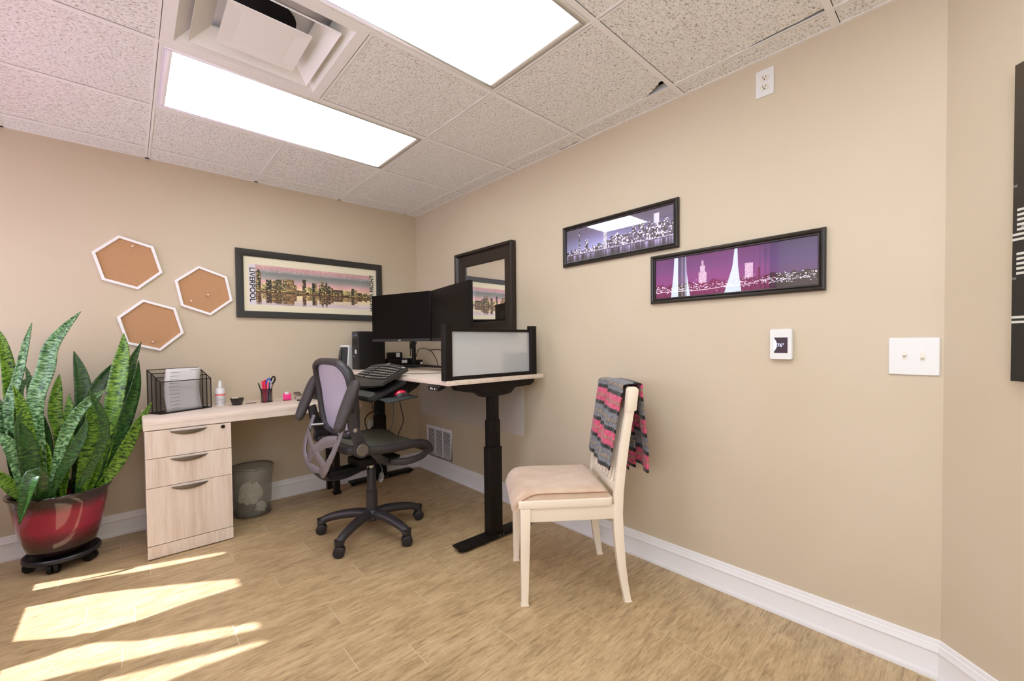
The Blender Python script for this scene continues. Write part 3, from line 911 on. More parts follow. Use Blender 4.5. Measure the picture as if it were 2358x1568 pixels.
root = thing('light_switch', 'white double light switch plate with ivory toggles', 'light switch', (0, -3.470, 1.1235))
o = rounded(-.0665, .0665, -.0665, .0665, .004); n = len(o)
lay = [(1.0, 1.0, .001), (1.0, 1.0, .004), (.965, .965, .0068)]
vs = [EAST(p[0] * a, p[1] * b_, h) for a, b_, h in lay for p in o]
fs = [(l * n + i, l * n + (i + 1) % n, (l + 1) * n + (i + 1) % n, (l + 1) * n + i) for l in range(2) for i in range(n)] + [tuple(range(n)), tuple(range(2 * n, 3 * n))]
MB().add(vs, fs).build('cover_plate', M['white'], root, smooth=True)
for u, up in ((-.0235, 1), (.0225, -1)):
    c = MB().b2(-.0066, -.0072, -u - .0055, -u + .0055, -.012, .012).build('toggle_collar', M['ivory'], root)
    Rm = Matrix.Rotation(math.radians(28 * up), 3, 'Y')
    MB().box(-.0105, -u, .004 * up, .013, .0082, .009, Rm).build('toggle', M['ivory'], root, bev=.0012)
    for v in (-.024, .024):
        MB().cyl((-.0066, -u, v), (-.0078, -u, v), .0032, n=10).build('screw', M['white'], root)

root = thing('return_vent', 'white louvered return air grille low on the wall', 'vent', (0, -.365, .2855))
fr = MB(); w, h = .205, .147
fr.b2(-.001, -.009, w, -w, h - .027, h); fr.b2(-.001, -.009, w, -w, -h, -h + .027)
cols = [(-w + .025, -.068), (-.056, .056), (.068, w - .025)]
xs = [-w] + [c for p in cols for c in p] + [w]
for a, b_ in ((-w, cols[0][0]), (cols[0][1], cols[1][0]), (cols[1][1], cols[2][0]), (cols[2][1], w)):
    fr.b2(-.001, -.009, -a, -b_, -h + .027, h - .027)
fr.build('frame', M['trim'], root, bev=.0012, seg=1)
MB().b2(-.0005, -.0012, w - .01, -w + .01, -h + .02, h - .02).build('dark_backing', M['slot'], root)
Rl = Matrix.Rotation(math.radians(-35), 3, 'Y')
for a, b_ in cols:
    lv = MB()
    for k in range(21):
        lv.box(-.0056, -(a + b_) / 2, -h + .033 + k * (2 * h - .066) / 20, .0075, b_ - a, .0012, Rl)
    tag(lv.build('louvers', M['trim'], root), kind='stuff')
# ------------------------------------------------------------------ drawer pedestal under the fixed desk
DY = -0.561                                   # front plane
root = thing('drawer_cabinet', 'ash laminate three drawer pedestal beside the potted plant', 'cabinet', (-1.808, DY, 0))
W2 = .199
MB().b2(-W2 + .003, W2 - .003, .021, .53, .004, .719).build('body', M['lam_z'], root)
MB().b2(-W2, W2, .0, .020, .006, .0745).build('plinth_panel', M['lam_z'], root, bev=.001, seg=1)
def handle(parent, zc):
    n = 20; vs = []; fs = []
    for k in range(n + 1):
        t_ = -1 + 2 * k / n; x = -.006 + .088 * t_
        dz = .027 * (1 - t_ * t_) ** .8; dy = .020 * (1 - t_ * t_) ** .7 + .0008
        for a in range(7):
            an = math.pi / 2 * a / 6
            vs.append((x, -dy * math.cos(an) - .0002, zc - dz * math.sin(an) * 1.0))
        vs.append((x, -.0002, zc))
    w = 8
    for k in range(n):
        for a in range(w): fs.append((k * w + a, k * w + (a + 1) % w, (k + 1) * w + (a + 1) % w, (k + 1) * w + a))
    fs += [tuple(range(w)), tuple(range(n * w, (n + 1) * w))]
    return MB().add(vs, fs).build('handle', M['greymetal'], parent, smooth=True)
for z0, z1 in ((.5635, .7155), (.4005, .5605), (.0785, .3975)):
    d = MB().b2(-W2, W2, 0, .020, z0, z1).build('drawer', M['lam_z'], root, bev=.001, seg=1)
    handle(d, z1 - .011)
    if z1 > .7:
        MB().cyl((.158, .0005, .697), (.158, -.004, .697), .0105, n=20).build('lock', mat('black_lock', lin(24, 18, 14), 0.3, metal=.4), d, smooth=True)

# fixed desk top on the pedestal and a black leg frame
root = thing('fixed_desk', 'low ash laminate desk top running along the north wall', 'desk', (-1.4, -.28, .7205))
x0, x1 = -2.012 + 1.4, -.790 + 1.4
MB().b2(x0, x1, -.281, .279, 0, .0285).build('lower_slab', M['lam_x'], root, bev=.001, seg=1)
MB().b2(x0, x1, -.281, .279, .0287, .0565).build('top_slab', M['lam_x'], root, bev=.0015)
lg = MB()
lg.b2(.52, .56, .05, .09, -.7205 + .02, 0); lg.b2(.515, .565, .045, .095, -.7205, -.7205 + .022)
lg.build('leg', M['black'], root)
MB().b2(.52, .56, .215, .255, -.7205, 0).build('leg', M['black'], root)
MB().b2(.52, .56, -.24, .255, -.045, -.002).build('leg_beam', M['black'], root)

# ------------------------------------------------------------------ standing desk along the east wall
ZD = .980
root = thing('standing_desk', 'tall ash topped standing desk with black telescopic legs', 'desk', (-.43, -.87, 0))
ox, oy = -.43, -.87
MB().prism([(-.788 - ox, -1.700 - oy), (-.036 - ox, -1.700 - oy), (-.036 - ox, -.030 - oy), (-.788 - ox, -.030 - oy)], 'z', ZD - .026, ZD).build('desktop', M['lam_y'], root, bev=.0015)
def column(y, dirn):
    cx_ = -.012
    for w_, d_, za, zb in ((.090, .066, .03, .56), (.076, .055, .56, .724), (.064, .046, .724, .90)):
        MB().b2(cx_ - w_ / 2, cx_ + w_ / 2, y - d_ / 2, y + d_ / 2, za, zb).build('leg_column', M['black'], root, bev=.003)
    ft = MB().prism([(-.285, .022), (-.262, .012), (.262, .012), (.285, .022), (.285, .034), (-.285, .034)], 'y', y - .042, y + .042)
    f = ft.build('foot', M['black'], root, bev=.003)
    for x in (-.25, .25): MB().lathe([(.02, 0), (.022, .006), (.012, .013)], (x, y, 0), 16).build('foot_pad', M['blackpl'], f, smooth=True)
    for x in (.005, .032): MB().cyl((x, y - .042, .022), (x, y - .0435, .022), .004, n=8).build('bolt', M['silver'], f)
    br = MB().prism([(-.30, ZD - .027), (.33, ZD - .027), (.325, ZD - .050), (.29, ZD - .068), (.16, ZD - .072), (.12, ZD - .105), (.06, ZD - .112), (-.10, ZD - .112), (-.14, ZD - .085), (-.28, ZD - .06)], 'y', y - .025, y + .025)
    br.build('side_bracket', M['black'], root, bev=.002, seg=1)
column(-1.655 - oy, -1)
column(-.10 - oy, 1)
MB().b2(-.06, .04, -1.65 - oy, -.12 - oy, ZD - .07, ZD - .030).build('crossbar', M['black'], root, bev=.003)
MB().b2(-.10, .08, -1.20 - oy, -.80 - oy, ZD - .075, ZD - .071).build('control_box', M['blackpl'], root)
cp = MB().box(-.352, -1.575 - oy, ZD - .040, .045, .11, .024, Matrix.Rotation(math.radians(-20), 3, 'Y')).build('control_panel', M['blackpl'], root, bev=.003)
for k, dy in enumerate((-.04, -.027, -.014, .012, .028)):
    MB().box(-.3745, -1.575 - oy + dy, ZD - .047, .003, .008, .012, Matrix.Rotation(math.radians(-20), 3, 'Y')).build('button', M['white'] if k > 1 else M['greymetal'], cp)
# frosted modesty panel hanging under the desk
def frosted(name, tint, body):
    mt, nt, bs, out = newmat(name)
    di = nt.nodes.new('ShaderNodeBsdfDiffuse'); rf = nt.nodes.new('ShaderNodeBsdfRefraction'); mx = nt.nodes.new('ShaderNodeMixShader')
    gl = nt.nodes.new('ShaderNodeBsdfGlossy'); gl.inputs['Roughness'].default_value = .35; m2 = nt.nodes.new('ShaderNodeMixShader'); m2.inputs[0].default_value = .04
    di.inputs['Color'].default_value = tint; rf.inputs['Color'].default_value = (1, 1, 1, 1)
    rf.inputs['Roughness'].default_value = .22; rf.inputs['IOR'].default_value = 1.02
    mx.inputs[0].default_value = 1 - body
    nt.links.new(di.outputs[0], mx.inputs[1]); nt.links.new(rf.outputs[0], mx.inputs[2])
    nt.links.new(mx.outputs[0], m2.inputs[1]); nt.links.new(gl.outputs[0], m2.inputs[2]); nt.links.new(m2.outputs[0], out.inputs['Surface'])
    return mt
def frosted_clear(name, tint, body):
    mt, nt, bs, out = newmat(name)
    di = nt.nodes.new('ShaderNodeBsdfDiffuse'); tr = nt.nodes.new('ShaderNodeBsdfTransparent'); mx = nt.nodes.new('ShaderNodeMixShader')
    di.inputs['Color'].default_value = tint; mx.inputs[0].default_value = 1 - body
    nt.links.new(di.outputs[0], mx.inputs[1]); nt.links.new(tr.outputs[0], mx.inputs[2]); nt.links.new(mx.outputs[0], out.inputs['Surface'])
    return mt
q = rounded(-1.577 - oy, -.225 - oy, .553, ZD - .03, .03)
MB().prism(q, 'x', .328, .333).build('modesty_panel', frosted_clear('frosted_acrylic', lin(206, 203, 206), .22), root, smooth=True)

# ------------------------------------------------------------------ frosted end screen standing on the desk
root = thing('privacy_screen', 'black framed frosted privacy screen at the end of the standing desk', 'privacy screen', (-.443, -1.668, ZD))
for x in (-.330, .330):
    p = MB().prism(rounded(x - .028, x + .028, -.022, .022, .012), 'z', .0005, .313).build('post', M['black'], root, smooth=True)
MB().b2(-.302, .302, -.010, .010, .0005, .022).build('bottom_rail', M['black'], root, bev=.002)
MB().b2(-.302, .302, -.010, .010, .272, .290).build('top_rail', M['black'], root, bev=.002)
M['frost'] = frosted('frosted_screen_glass', lin(216, 219, 220), .45)
MB().b2(-.302, .302, -.003, .003, .022, .272).build('frosted_pane', M['frost'], root)

# ------------------------------------------------------------------ monitors on arms
def monitor(lab, pL, pR, z0, brand):
    """pL/pR plan positions of the screen's lower corners as seen from the front (left, right)"""
    L_, R_ = Vector(pL), Vector(pR)
    d = (R_ - L_); w = d.length; ang = math.atan2(d.y, d.x)
    c = (L_ + R_) / 2
    root = thing('monitor', lab, 'monitor', (c.x, c.y, z0), ang, group='black desk monitors')
    hgt = .357
    MB().prism(rounded(-w / 2, w / 2, 0, hgt, .004), 'y', .0, .024).build('housing', M['blackpl'], root, smooth=True)
    bz = MB(); bz.b2(-w / 2 + .001, w / 2 - .001, -.0025, .0, .001, .020); bz.build('bezel', M['darkpl'], root)
    MB().b2(-w / 2 + .003, w / 2 - .003, -.0012, .0002, .0205, hgt - .003).build('screen', M['screen'], root)
    text_obj('lettering', 'acer', .013, M['white'], root, Matrix(((1, 0, 0, 0.0), (0, 0, -1, -.0028), (0, 1, 0, .0105), (0, 0, 0, 1))), .0002, bold=.0002)
    MB().b2(-.10, .10, .024, .055, .08, .28).build('rear_cover', M['blackpl'], root, bev=.01)
    MB().b2(-.05, .05, .055, .066, .13, .23).build('mount_plate', M['black'], root, bev=.002)
    return root, c, ang
SC = 1.092
C3 = Vector((-2.061, -3.612))
def sc(p): return C3 + (Vector(p) - C3) * SC
m1, c1, a1 = monitor('black monitor on the left, facing the office chair', sc((-.768, -.711)), sc((-.611, -1.233)), 1.204, True)
m2, c2, a2 = monitor('black monitor on the right, in front of the mirror', sc((-.606, -1.243)), sc((-.703, -1.785)), 1.202, True)
# dual monitor stand
root = thing('monitor_stand', 'black dual monitor stand pole on the tall desk', 'monitor stand', (-.215, -.31, ZD))
MB().prism(rounded(-.06, .06, -.06, .06, .015), 'z', .0005, .016).build('base', M['black'], root, smooth=True)
MB().cyl((0, 0, .014), (0, 0, .46), .0175, n=20).build('pole', M['black'], root, smooth=True)
for k, (c, an) in enumerate(((c1, a1), (c2, a2))):
    nrm = Vector((math.sin(an), -math.cos(an)))             # screen front normal
    tgt = c - nrm * .072
    e = Vector((tgt.x + .215, tgt.y + .31))
    elbow = e * .5 + Vector((.10, -.02) if k == 0 else (.14, -.10))
    zt = 1.205 + .18 - ZD
    MB().cyl((0, 0, zt - .03), (0, 0, zt + .03), .027, n=18).build('collar', M['black'], root, smooth=True)
    MB().tube([(0, 0, zt), (elbow.x, elbow.y, zt - .10 * k)], .018, 10).build('arm_segment', M['black'], root, smooth=True)
    MB().tube([(elbow.x, elbow.y, zt - .10 * k), (e.x, e.y, zt)], .018, 10).build('arm_segment', M['black'], root, smooth=True)

# ------------------------------------------------------------------ computer tower, speaker, adapters
root = thing('computer_tower', 'black computer tower on the standing desk by the wall', 'computer', (-.525, -.200, ZD))
MB().b2(-.150, .066, -.062, .062, .004, .312).build('case', M['blackpl'], root, bev=.003)
fr = MB().b2(-.166, -.150, -.062, .062, .004, .312).build('front_panel', M['darkpl'], root, bev=.004)
MB().b2(-.1675, -.1655, -.052, .052, .270, .292).build('port_strip', mat('blue_black_strip', lin(30, 44, 80), 0.3), fr)
for y in (.03, .015, -.02, -.035): MB().b2(-.169, -.167, y - .004, y + .004, .277, .285).build('port', M['silver'] if y < 0 else mat('blue_port', lin(60, 100, 190), .3), fr)
MB().b2(-.1675, -.1655, -.030, .000, .130, .162).build('sticker', M['white'], fr)
MB().cyl((-.1655, .022, .108), (-.168, .022, .108), .005, n=12).build('power_led', M['white'], fr)
MB().b2(-.1672, -.1656, -.05, .05, .195, .255).build('drive_bay', M['blackpl'], fr)
for y in (-.045, .045):
    for x in (-.12, .04): MB().cyl((x, y, .0005), (x, y, .004), .012, n=12).build('foot', M['blackpl'], root)
root = thing('desk_speaker', 'small white edged desk speaker beside the computer tower', 'speaker', (-.715, -.095, ZD), math.radians(-60))
sp = MB().prism([(-.05, .0005), (.045, .0005), (.030, .20), (-.03, .20)], 'x', -.045, .045)
sp.build('case', mat('speaker_silver', lin(214, 212, 206), .35), root, bev=.006)
R8 = Matrix.Rotation(math.radians(-5.7), 3, 'X')
MB().box(0, -.0425, .112, .072, .006, .145, R8).build('grille', mat('speaker_mesh', lin(44, 46, 44), .7, bump=(900, .3)), root, bev=.002)
root = thing('desk_speaker', 'dark speaker partly hidden behind the white edged one', 'speaker', (-.765, -.075, ZD))
MB().prism([(-.018, .0005), (.03, .0005), (.03, .16), (.004, .165)], 'y', -.03, .03).build('case', M['blackpl'], root, bev=.004)

def adapter(lab, c, s, stick):
    r_ = thing('power_adapter', lab, 'power adapter', (c[0], c[1], c[2]))
    MB().b2(-s[0] / 2, s[0] / 2, -s[1] / 2, s[1] / 2, .0005, s[2]).build('case', M['blackpl'], r_, bev=.004)
    MB().b2(-s[0] / 2 + stick[0], -s[0] / 2 + stick[1], -s[1] / 2 - .001, -s[1] / 2 + .0002, stick[2], stick[3]).build('sticker', M['white'], r_)
    return r_
adapter('black power block with a white label, resting on the lower one', (-.305, -.125, ZD + .076), (.125, .06, .055), (.062, .10, .012, .05))
adapter('long black power block lying on the standing desk', (-.270, -.135, ZD), (.23, .075, .075), (.125, .178, .035, .062))
adapter('black power brick beside the monitor arm pole', (-.110, -.17, ZD), (.075, .09, .06), (.05, .07, .02, .04))
root = thing('docking_box', 'flat black box with a silver strip below the power blocks', 'device', (-.32, -.235, ZD))
MB().b2(-.06, .06, -.05, .05, .0005, .018).build('case', M['blackpl'], root, bev=.003)
MB().b2(-.05, .02, -.0515, -.0498, .004, .010).build('strip', M['silver'], root)
root = thing('grey_box', 'grey box showing through the frosted privacy screen', 'box', (-.19, -1.60, ZD))
MB().b2(-.075, .075, -.05, .05, .0005, .135).build('case', mat('grey_box', lin(64, 68, 70), .6), root, bev=.004)
MB().b2(-.07, .07, -.045, .045, .1355, .139).build('lid', mat('grey_box_lid', lin(78, 82, 84), .6), root, bev=.001)

M['cable'] = mat('black_cable', lin(20, 17, 15), 0.5)
def cable(lab, pts, r=.0035, m_=None, cat='cable', grp='black desk cables'):
    P = catmull(pts, 40)
    c = P[0]
    o = MB().tube(P, r, 7).build('cable', m_ or M['cable'], origin=tuple(c), smooth=True)
    return tag(o, lab, cat, grp)
z = ZD
cable('black cable looping from the left monitor over the power blocks', [(-.34, -.62, 1.23), (-.33, -.52, 1.16), (-.30, -.42, 1.15), (-.25, -.30, 1.17), (-.20, -.22, 1.14), (-.17, -.17, 1.075)])
cable('black cable arching from the power brick to the pole', [(-.13, -.19, 1.06), (-.13, -.24, 1.13), (-.15, -.36, 1.145), (-.145, -.48, 1.12), (-.12, -.52, 1.05), (-.11, -.54, .986)])
cable('black cable arching widely toward the privacy screen', [(-.15, -.45, 1.13), (-.10, -.55, 1.13), (-.09, -.65, 1.07), (-.10, -.69, 1.0), (-.13, -.70, .985)])
for k in range(5):
    rr = random.Random(k)
    cable('black cable in the bundle lying along the tall desk',
          [(-.36 + .015 * k, -.30 - .01 * k, z + .008), (-.33 - .01 * k, -.44, z + .012 + .004 * k), (-.24, -.60 + .03 * k, z + .016 + .006 * (k % 3)), (-.24 - .02 * k, -.85, z + .014 + .005 * k), (-.34, -1.08 + .02 * k, z + .010 + .004 * k), (-.42 - .01 * k, -1.20, z + .006 + .003 * k)], .0048)
cable('thin black cord curling down over the front part of the desk', [(-.40, -1.18, z + .02), (-.50, -1.22, z + .004), (-.56, -1.28, z + .004), (-.60, -1.36, z + .004), (-.57, -1.42, z + .004), (-.50, -1.38, z + .004), (-.53, -1.28, z + .006), (-.46, -1.15, z + .004)], .0025)
cable('thin keyboard cord crossing the desk to the cable bundle', [(-.72, -1.02, z + .012), (-.66, -1.06, z + .004), (-.60, -1.12, z + .004), (-.52, -1.14, z + .004), (-.44, -1.16, z + .006)], .0022)
root = thing('cable_coil', 'coil of black cable hanging below the left monitor', 'cable', (-.40, -.62, 1.185))
for k in range(4):
    MB().tube([(.008 * math.sin(t_ * 2 + k), .022 * math.cos(t_) + .004 * k, .030 * math.sin(t_) - .004 * k) for t_ in np.linspace(0, 2 * math.pi, 20, endpoint=False)], .0035, 6, closed=True).build('loop', M['cable'], root, smooth=True)
MB().tube([(0, 0, .02), (.005, .0, -.05)], .006, 8).build('tie', M['cable'], root, smooth=True)
cable('grey cord drooping under the desk beside the rear leg', [(-.62, -.30, .93), (-.60, -.30, .70), (-.55, -.26, .62), (-.47, -.20, .60), (-.44, -.16, .62)], .003)
cable('black mains cord looping from the low wall outlet', [(-.46, -.035, .435), (-.50, -.09, .42), (-.58, -.16, .46), (-.60, -.16, .55), (-.54, -.14, .60), (-.47, -.135, .60)], .0045)
cable('thin blue cord hanging in a loop below the mouse tray', [(-.36, -.20, .80), (-.37, -.22, .60), (-.40, -.22, .45), (-.46, -.18, .40), (-.52, -.12, .43)], .0025, mat('blue_cord', lin(96, 104, 128), .5))
cable('black cord hanging straight below the mouse tray', [(-.36, -.26, .90), (-.33, -.26, .68), (-.30, -.26, .52), (-.35, -.26, .40), (-.38, -.25, .32)], .004)
root = thing('wall_plug', 'round black plug in the low wall outlet', 'plug', (-.468, 0, .434))
MB().cyl((0, -.0098, 0), (0, -.034, 0), .018, .014, n=18).build('body', M['cable'], root, smooth=True)

# ------------------------------------------------------------------ keyboard tray, keyboard, mouse
TILT = math.radians(23)
root = thing('keyboard_tray', 'black tilted keyboard tray clamped below the desk edge', 'keyboard tray', (-.895, -.905, .905))
Rt = Matrix.Rotation(-TILT, 3, 'Y')
def tl(x, y, z_): return Rt @ Vector((x, y, z_))
b = MB(); pl_ = rounded(-.135, .125, -.335, .335, .03)
n = len(pl_)
vs = [tl(p[0], p[1], z_) for z_ in (-.012, .0) for p in pl_]
b.add(vs, [tuple(range(n)), tuple(range(n, 2 * n))] + [(i, (i + 1) % n, n + (i + 1) % n, n + i) for i in range(n)])
b.build('tray', M['darkpl'], root, smooth=True)
b = MB(); pl_ = rounded(-.132, -.075, -.30, .30, .02); n = len(pl_)
vs = [tl(p[0], p[1], z_) for z_ in (.0003, .016) for p in pl_] + [tl(p[0] * .95 - .004, p[1] * .985, .021) for p in pl_]
b.add(vs, [tuple(range(n)), tuple(range(2 * n, 3 * n))] + [(l * n + i, l * n + (i + 1) % n, (l + 1) * n + (i + 1) % n, (l + 1) * n + i) for l in range(2) for i in range(n)])
b.build('palm_rest', mat('grey_gel_rest', lin(62, 62, 58), .55), root, smooth=True)
MB().b2(.02, .36, -.05, .05, -.02, .04).build('arm', M['black'], root, bev=.006)
MB().b2(.10, .40, -.07, .07, .035, .048).build('track', M['black'], root, bev=.002)
# side bracket seen under the near end of the tray
MB().prism([(-.06, -.06), (.10, .03), (.24, .046), (.20, .0), (.06, -.075)], 'y', -.30, -.24).build('side_arm', M['black'], root, bev=.004)
mp = MB().prism([(-.108, -.515), (-.10, -.528), (.150, -.395), (.160, -.38), (.155, -.24), (.14, -.23), (-.05, -.23), (-.066, -.245)], 'z', -.050, -.044)
mo = mp.build('mouse_platform', mat('dark_mouse_pad', lin(44, 48, 48), .75), root, smooth=True)
MB().cyl((-.03, -.28, -.065), (-.03, -.28, -.05), .03, n=20).build('swivel', M['black'], mo, smooth=True)

root = thing('keyboard', 'black curved ergonomic keyboard on the tilted tray', 'keyboard', (-.838, -.945, .9705))
root.rotation_euler = (0, -TILT, 0)
def kb(u, v):      # u across (0 left/far .. 1 near), v depth (0 front .. 1 back)
    y = .25 - .50 * u
    bow = .035 * (1 - (2 * u - 1) ** 2)
    x = -.115 + .215 * v - bow * (1 - v) * 0.9 + bow * v * .45 + .016 * abs(2 * u - 1) ** 3 * (1 - v)
    zz = .016 + .012 * v + .013 * (1 - (2 * u - 1) ** 2) * (.4 + .6 * v)
    if v < .16: zz -= .012 * (1 - v / .16) ** 1.5
    return Vector((x, y, zz))
b = MB(); b.grid(lambda u, v: kb(u, v), 40, 14)
def kbot(u, v):
    p = kb(u, v); return (p.x, p.y, -.004 + .008 * v)
b.grid(kbot, 40, 14)
bo = []
NU, NV = 41, 15; off = NU * NV
ed = [(i, 0) for i in range(NU)] + [(NU - 1, j) for j in range(1, NV)] + [(i, NV - 1) for i in range(NU - 2, -1, -1)] + [(0, j) for j in range(NV - 2, 0, -1)]
ids = [j * NU + i for i, j in ed]
b.f += [(ids[k], ids[(k + 1) % len(ids)], off + ids[(k + 1) % len(ids)], off + ids[k]) for k in range(len(ids))]
b.build('case', mat('keyboard_black', lin(46, 44, 42), .42), root, smooth=True, ang=50)
M['keycap'] = mat('black_keycap', lin(52, 52, 48), .4)
M['legend'] = mat('keycap_legend', lin(206, 204, 190), .6)
keys, leg = MB(), MB()
rows = [(.30, .060), (.42, .060), (.53, .060), (.64, .060), (.75, .055), (.86, .035)]
for rv, dv in rows:
    nK = 21
    for k in range(nK):
        u = .035 + .93 * (k + .5) / nK
        if abs(u - .42) < .018 and rv < .8: continue
        p = kb(u, rv)
        e1 = (kb(min(u + .01, 1), rv) - kb(max(u - .01, 0), rv)).normalized(); e2 = (kb(u, rv + .02) - kb(u, rv - .02)).normalized(); nn = e1.cross(e2).normalized()
        if nn.z < 0: nn = -nn
        Rk = Matrix((e1, e2, nn)).transposed()
        hx, hy = .0093, dv * .16
        keys.box(*(p + nn * .003), hx * 2, hy * 2, .006, Rk)
        leg.box(*(p + nn * .0062 + e2 * .002 - e1 * .002), hx * .8, hy * .7, .0004, Rk)
ko = tag(keys.build('keys', M['keycap'], root), kind='stuff')
tag(leg.build('key_legends', M['legend'], ko), kind='stuff')
p = kb(.47, .955); MB().lathe([(.016, 0), (.016, .004), (.010, .006)], tuple(p), 20).build('zoom_dial', M['silver'], root, smooth=True)
p = kb(.93, .93); MB().box(p.x, p.y, p.z + .001, .010, .035, .001).build('logo_plate', M['white'], root)

root = thing('computer_mouse', 'red and black computer mouse on the small side platform', 'mouse', (-.818, -1.235, .8615), math.radians(-5))
def ms(u, v, w=1.0):
    a = math.pi * u; x = -.052 + .104 * v
    wd = .031 * (1 - abs(2 * v - 1) ** 3) ** .5 + .001; hh_ = (.012 + .026 * math.sin(math.pi * min(1, (v * .85 + .12))) ** .9) * (1 - abs(2 * v - 1) ** 4) ** .5 + .001
    return (x, wd * math.cos(a) * w, .0006 + hh_ * math.sin(a))
b = MB(); b.grid(lambda u, v: ms(u, v), 16, 22); b.add([ms(0, v / 22) for v in range(23)] + [ms(1, v / 22) for v in range(23)], [tuple(list(range(23)) + list(range(45, 22, -1)))])
b.build('body', mat('mouse_grey_black', lin(58, 50, 48), .3), root, smooth=True, ang=60)
tp = MB(); tp.grid(lambda u, v: Vector(ms(.20 + .6 * u, .02 + .62 * v)) * 1.0 + Vector((0, 0, .0012)), 12, 16)
tp.build('red_shell', mat('glossy_red', lin(206, 28, 62), .18, coat=.6), root, smooth=True, solid=.001)
MB().cyl((.03, -.003, .034), (.03, .003, .034), .009, n=14).build('scroll_wheel', M['blackpl'], root, smooth=True)
# ------------------------------------------------------------------ things on the fixed desk
ZF = .777
M['meshblk'] = see_through('black_wire_mesh', lin(26, 22, 20), .5, .5)
M['meshlite'] = see_through('thin_black_wire_mesh', lin(40, 36, 33), .5, .28)
# file organiser
root = thing('file_organizer', 'black wire mesh file organizer holding a notebook', 'file organizer', (-1.795, -.279, ZF), math.radians(28))
def wire(b, *pts, r=.0028): b.tube(list(pts), r, 6)
XL, XR = -.149, .149; YF, YB = .0, .118; ZB, ZFt = .266, .194
fr = MB()
front = lambda x: [(x, YF, .003), (x, YF, ZFt), (x, YB, ZB), (x, YB, .003)]
for x in (XL, XR):
    q = front(x)
    for a, b_ in zip(q, q[1:] + q[:1]): wire(fr, a, b_)
for y, z_ in ((YF, .003), (YF, ZFt), (YB, ZB), (YB, .003)): wire(fr, (XL, y, z_), (XR, y, z_))
for y, z_ in ((.040, .219), (.080, .243)):
    wire(fr, (XL, y, .003), (XL, y, z_)); wire(fr, (XR, y, .003), (XR, y, z_)); wire(fr, (XL, y, z_), (XR, y, z_))
fr.build('wire_frame', M['black'], root)
b = MB().add([(XL, YF, .004), (XR, YF, .004), (XR, YF, ZFt), (XL, YF, ZFt)], [(0, 1, 2, 3)]); b.build('front_panel', M['meshlite'], root)
b = MB().add([(XL, YB, .004), (XR, YB, .004), (XR, YB, ZB), (XL, YB, ZB)], [(0, 1, 2, 3)]); b.build('back_panel', M['meshlite'], root)
for x in (XL, XR):
    MB().add(front(x), [(0, 1, 2, 3)]).build('side_panel', M['meshblk'] if x < 0 else M['meshlite'], root)
for y, z_ in ((.040, .219), (.080, .243)):
    MB().add([(XL, y, .004), (XR, y, .004), (XR, y, z_), (XL, y, z_)], [(0, 1, 2, 3)]).build('divider', M['meshlite'], root)
MB().b2(XL, XR, YF, YB, .0005, .003).build('bottom', M['meshblk'], root)
# notebook leaning in the front slot
root = thing('spiral_notebook', 'white spiral notebook with ruled tabs leaning in the organizer', 'notebook', (-1.795, -.279, ZF + .004), math.radians(28))
def nb(u, v):
    x = -.108 + .205 * u + .010 * math.sin(v * math.pi) * (-1) + .012 * v
    return (x, .014 + .020 * v + .006 * math.sin(math.pi * v), .262 * v + .003)
MB().grid(nb, 6, 14).build('pages', mat('white_paper', lin(226, 222, 222), .8), root, smooth=True, solid=.005)
sp = MB()
for k in range(34):
    p = Vector(nb(0, .02 + .96 * k / 33))
    sp.tube([p + Vector((-.004 + .007 * math.cos(a), .007 * math.sin(a), 0)) for a in np.linspace(0, 2 * math.pi, 9)], .0008, 4)
tag(sp.build('spiral_binding', mat('brown_wire', lin(128, 104, 96), .4), root), kind='stuff')
for k in range(11):
    v = .07 + .84 * k / 10
    p0, p1 = Vector(nb(.13, v)), Vector(nb(.40, v))
    MB().tube([p0 + Vector((0, -.0032, 0)), p1 + Vector((0, -.0032, 0))], .0016, 6, flat=.0007).build('printed_rule', M['inkpale'], root)
p0, p1 = Vector(nb(.68, .955)), Vector(nb(.92, .955)); MB().tube([p0 + Vector((0, -.0032, 0)), p1 + Vector((0, -.0032, 0))], .0016, 6, flat=.0012).build('printed_rule', M['inkpale'], root)

root = thing('spray_bottle', 'white pump bottle with a red band standing on the low desk', 'bottle', (-1.608, -.165, ZF))
MB().lathe([(.0, .0005), (.027, .0005), (.029, .006), (.029, .112), (.026, .118), (.014, .122), (.014, .126)], n=28).build('body', M['white'], root, smooth=True)
MB().lathe([(.0292, .070), (.0294, .072), (.0294, .082), (.0292, .084)], n=28).build('red_band', mat('pinkish_red_label', lin(222, 120, 116), .5), root, smooth=True)
MB().lathe([(.0292, .012), (.0293, .013), (.0293, .064), (.0292, .065)], n=28).build('label', mat('pale_grey_label', lin(206, 202, 198), .5, var=(lin(178, 174, 172), 90, .45, .6)), root, smooth=True)
MB().lathe([(.0145, .124), (.0145, .128), (.012, .150), (.0085, .168), (.006, .172), (.0, .173)], n=24).build('nozzle', M['white'], root, smooth=True)

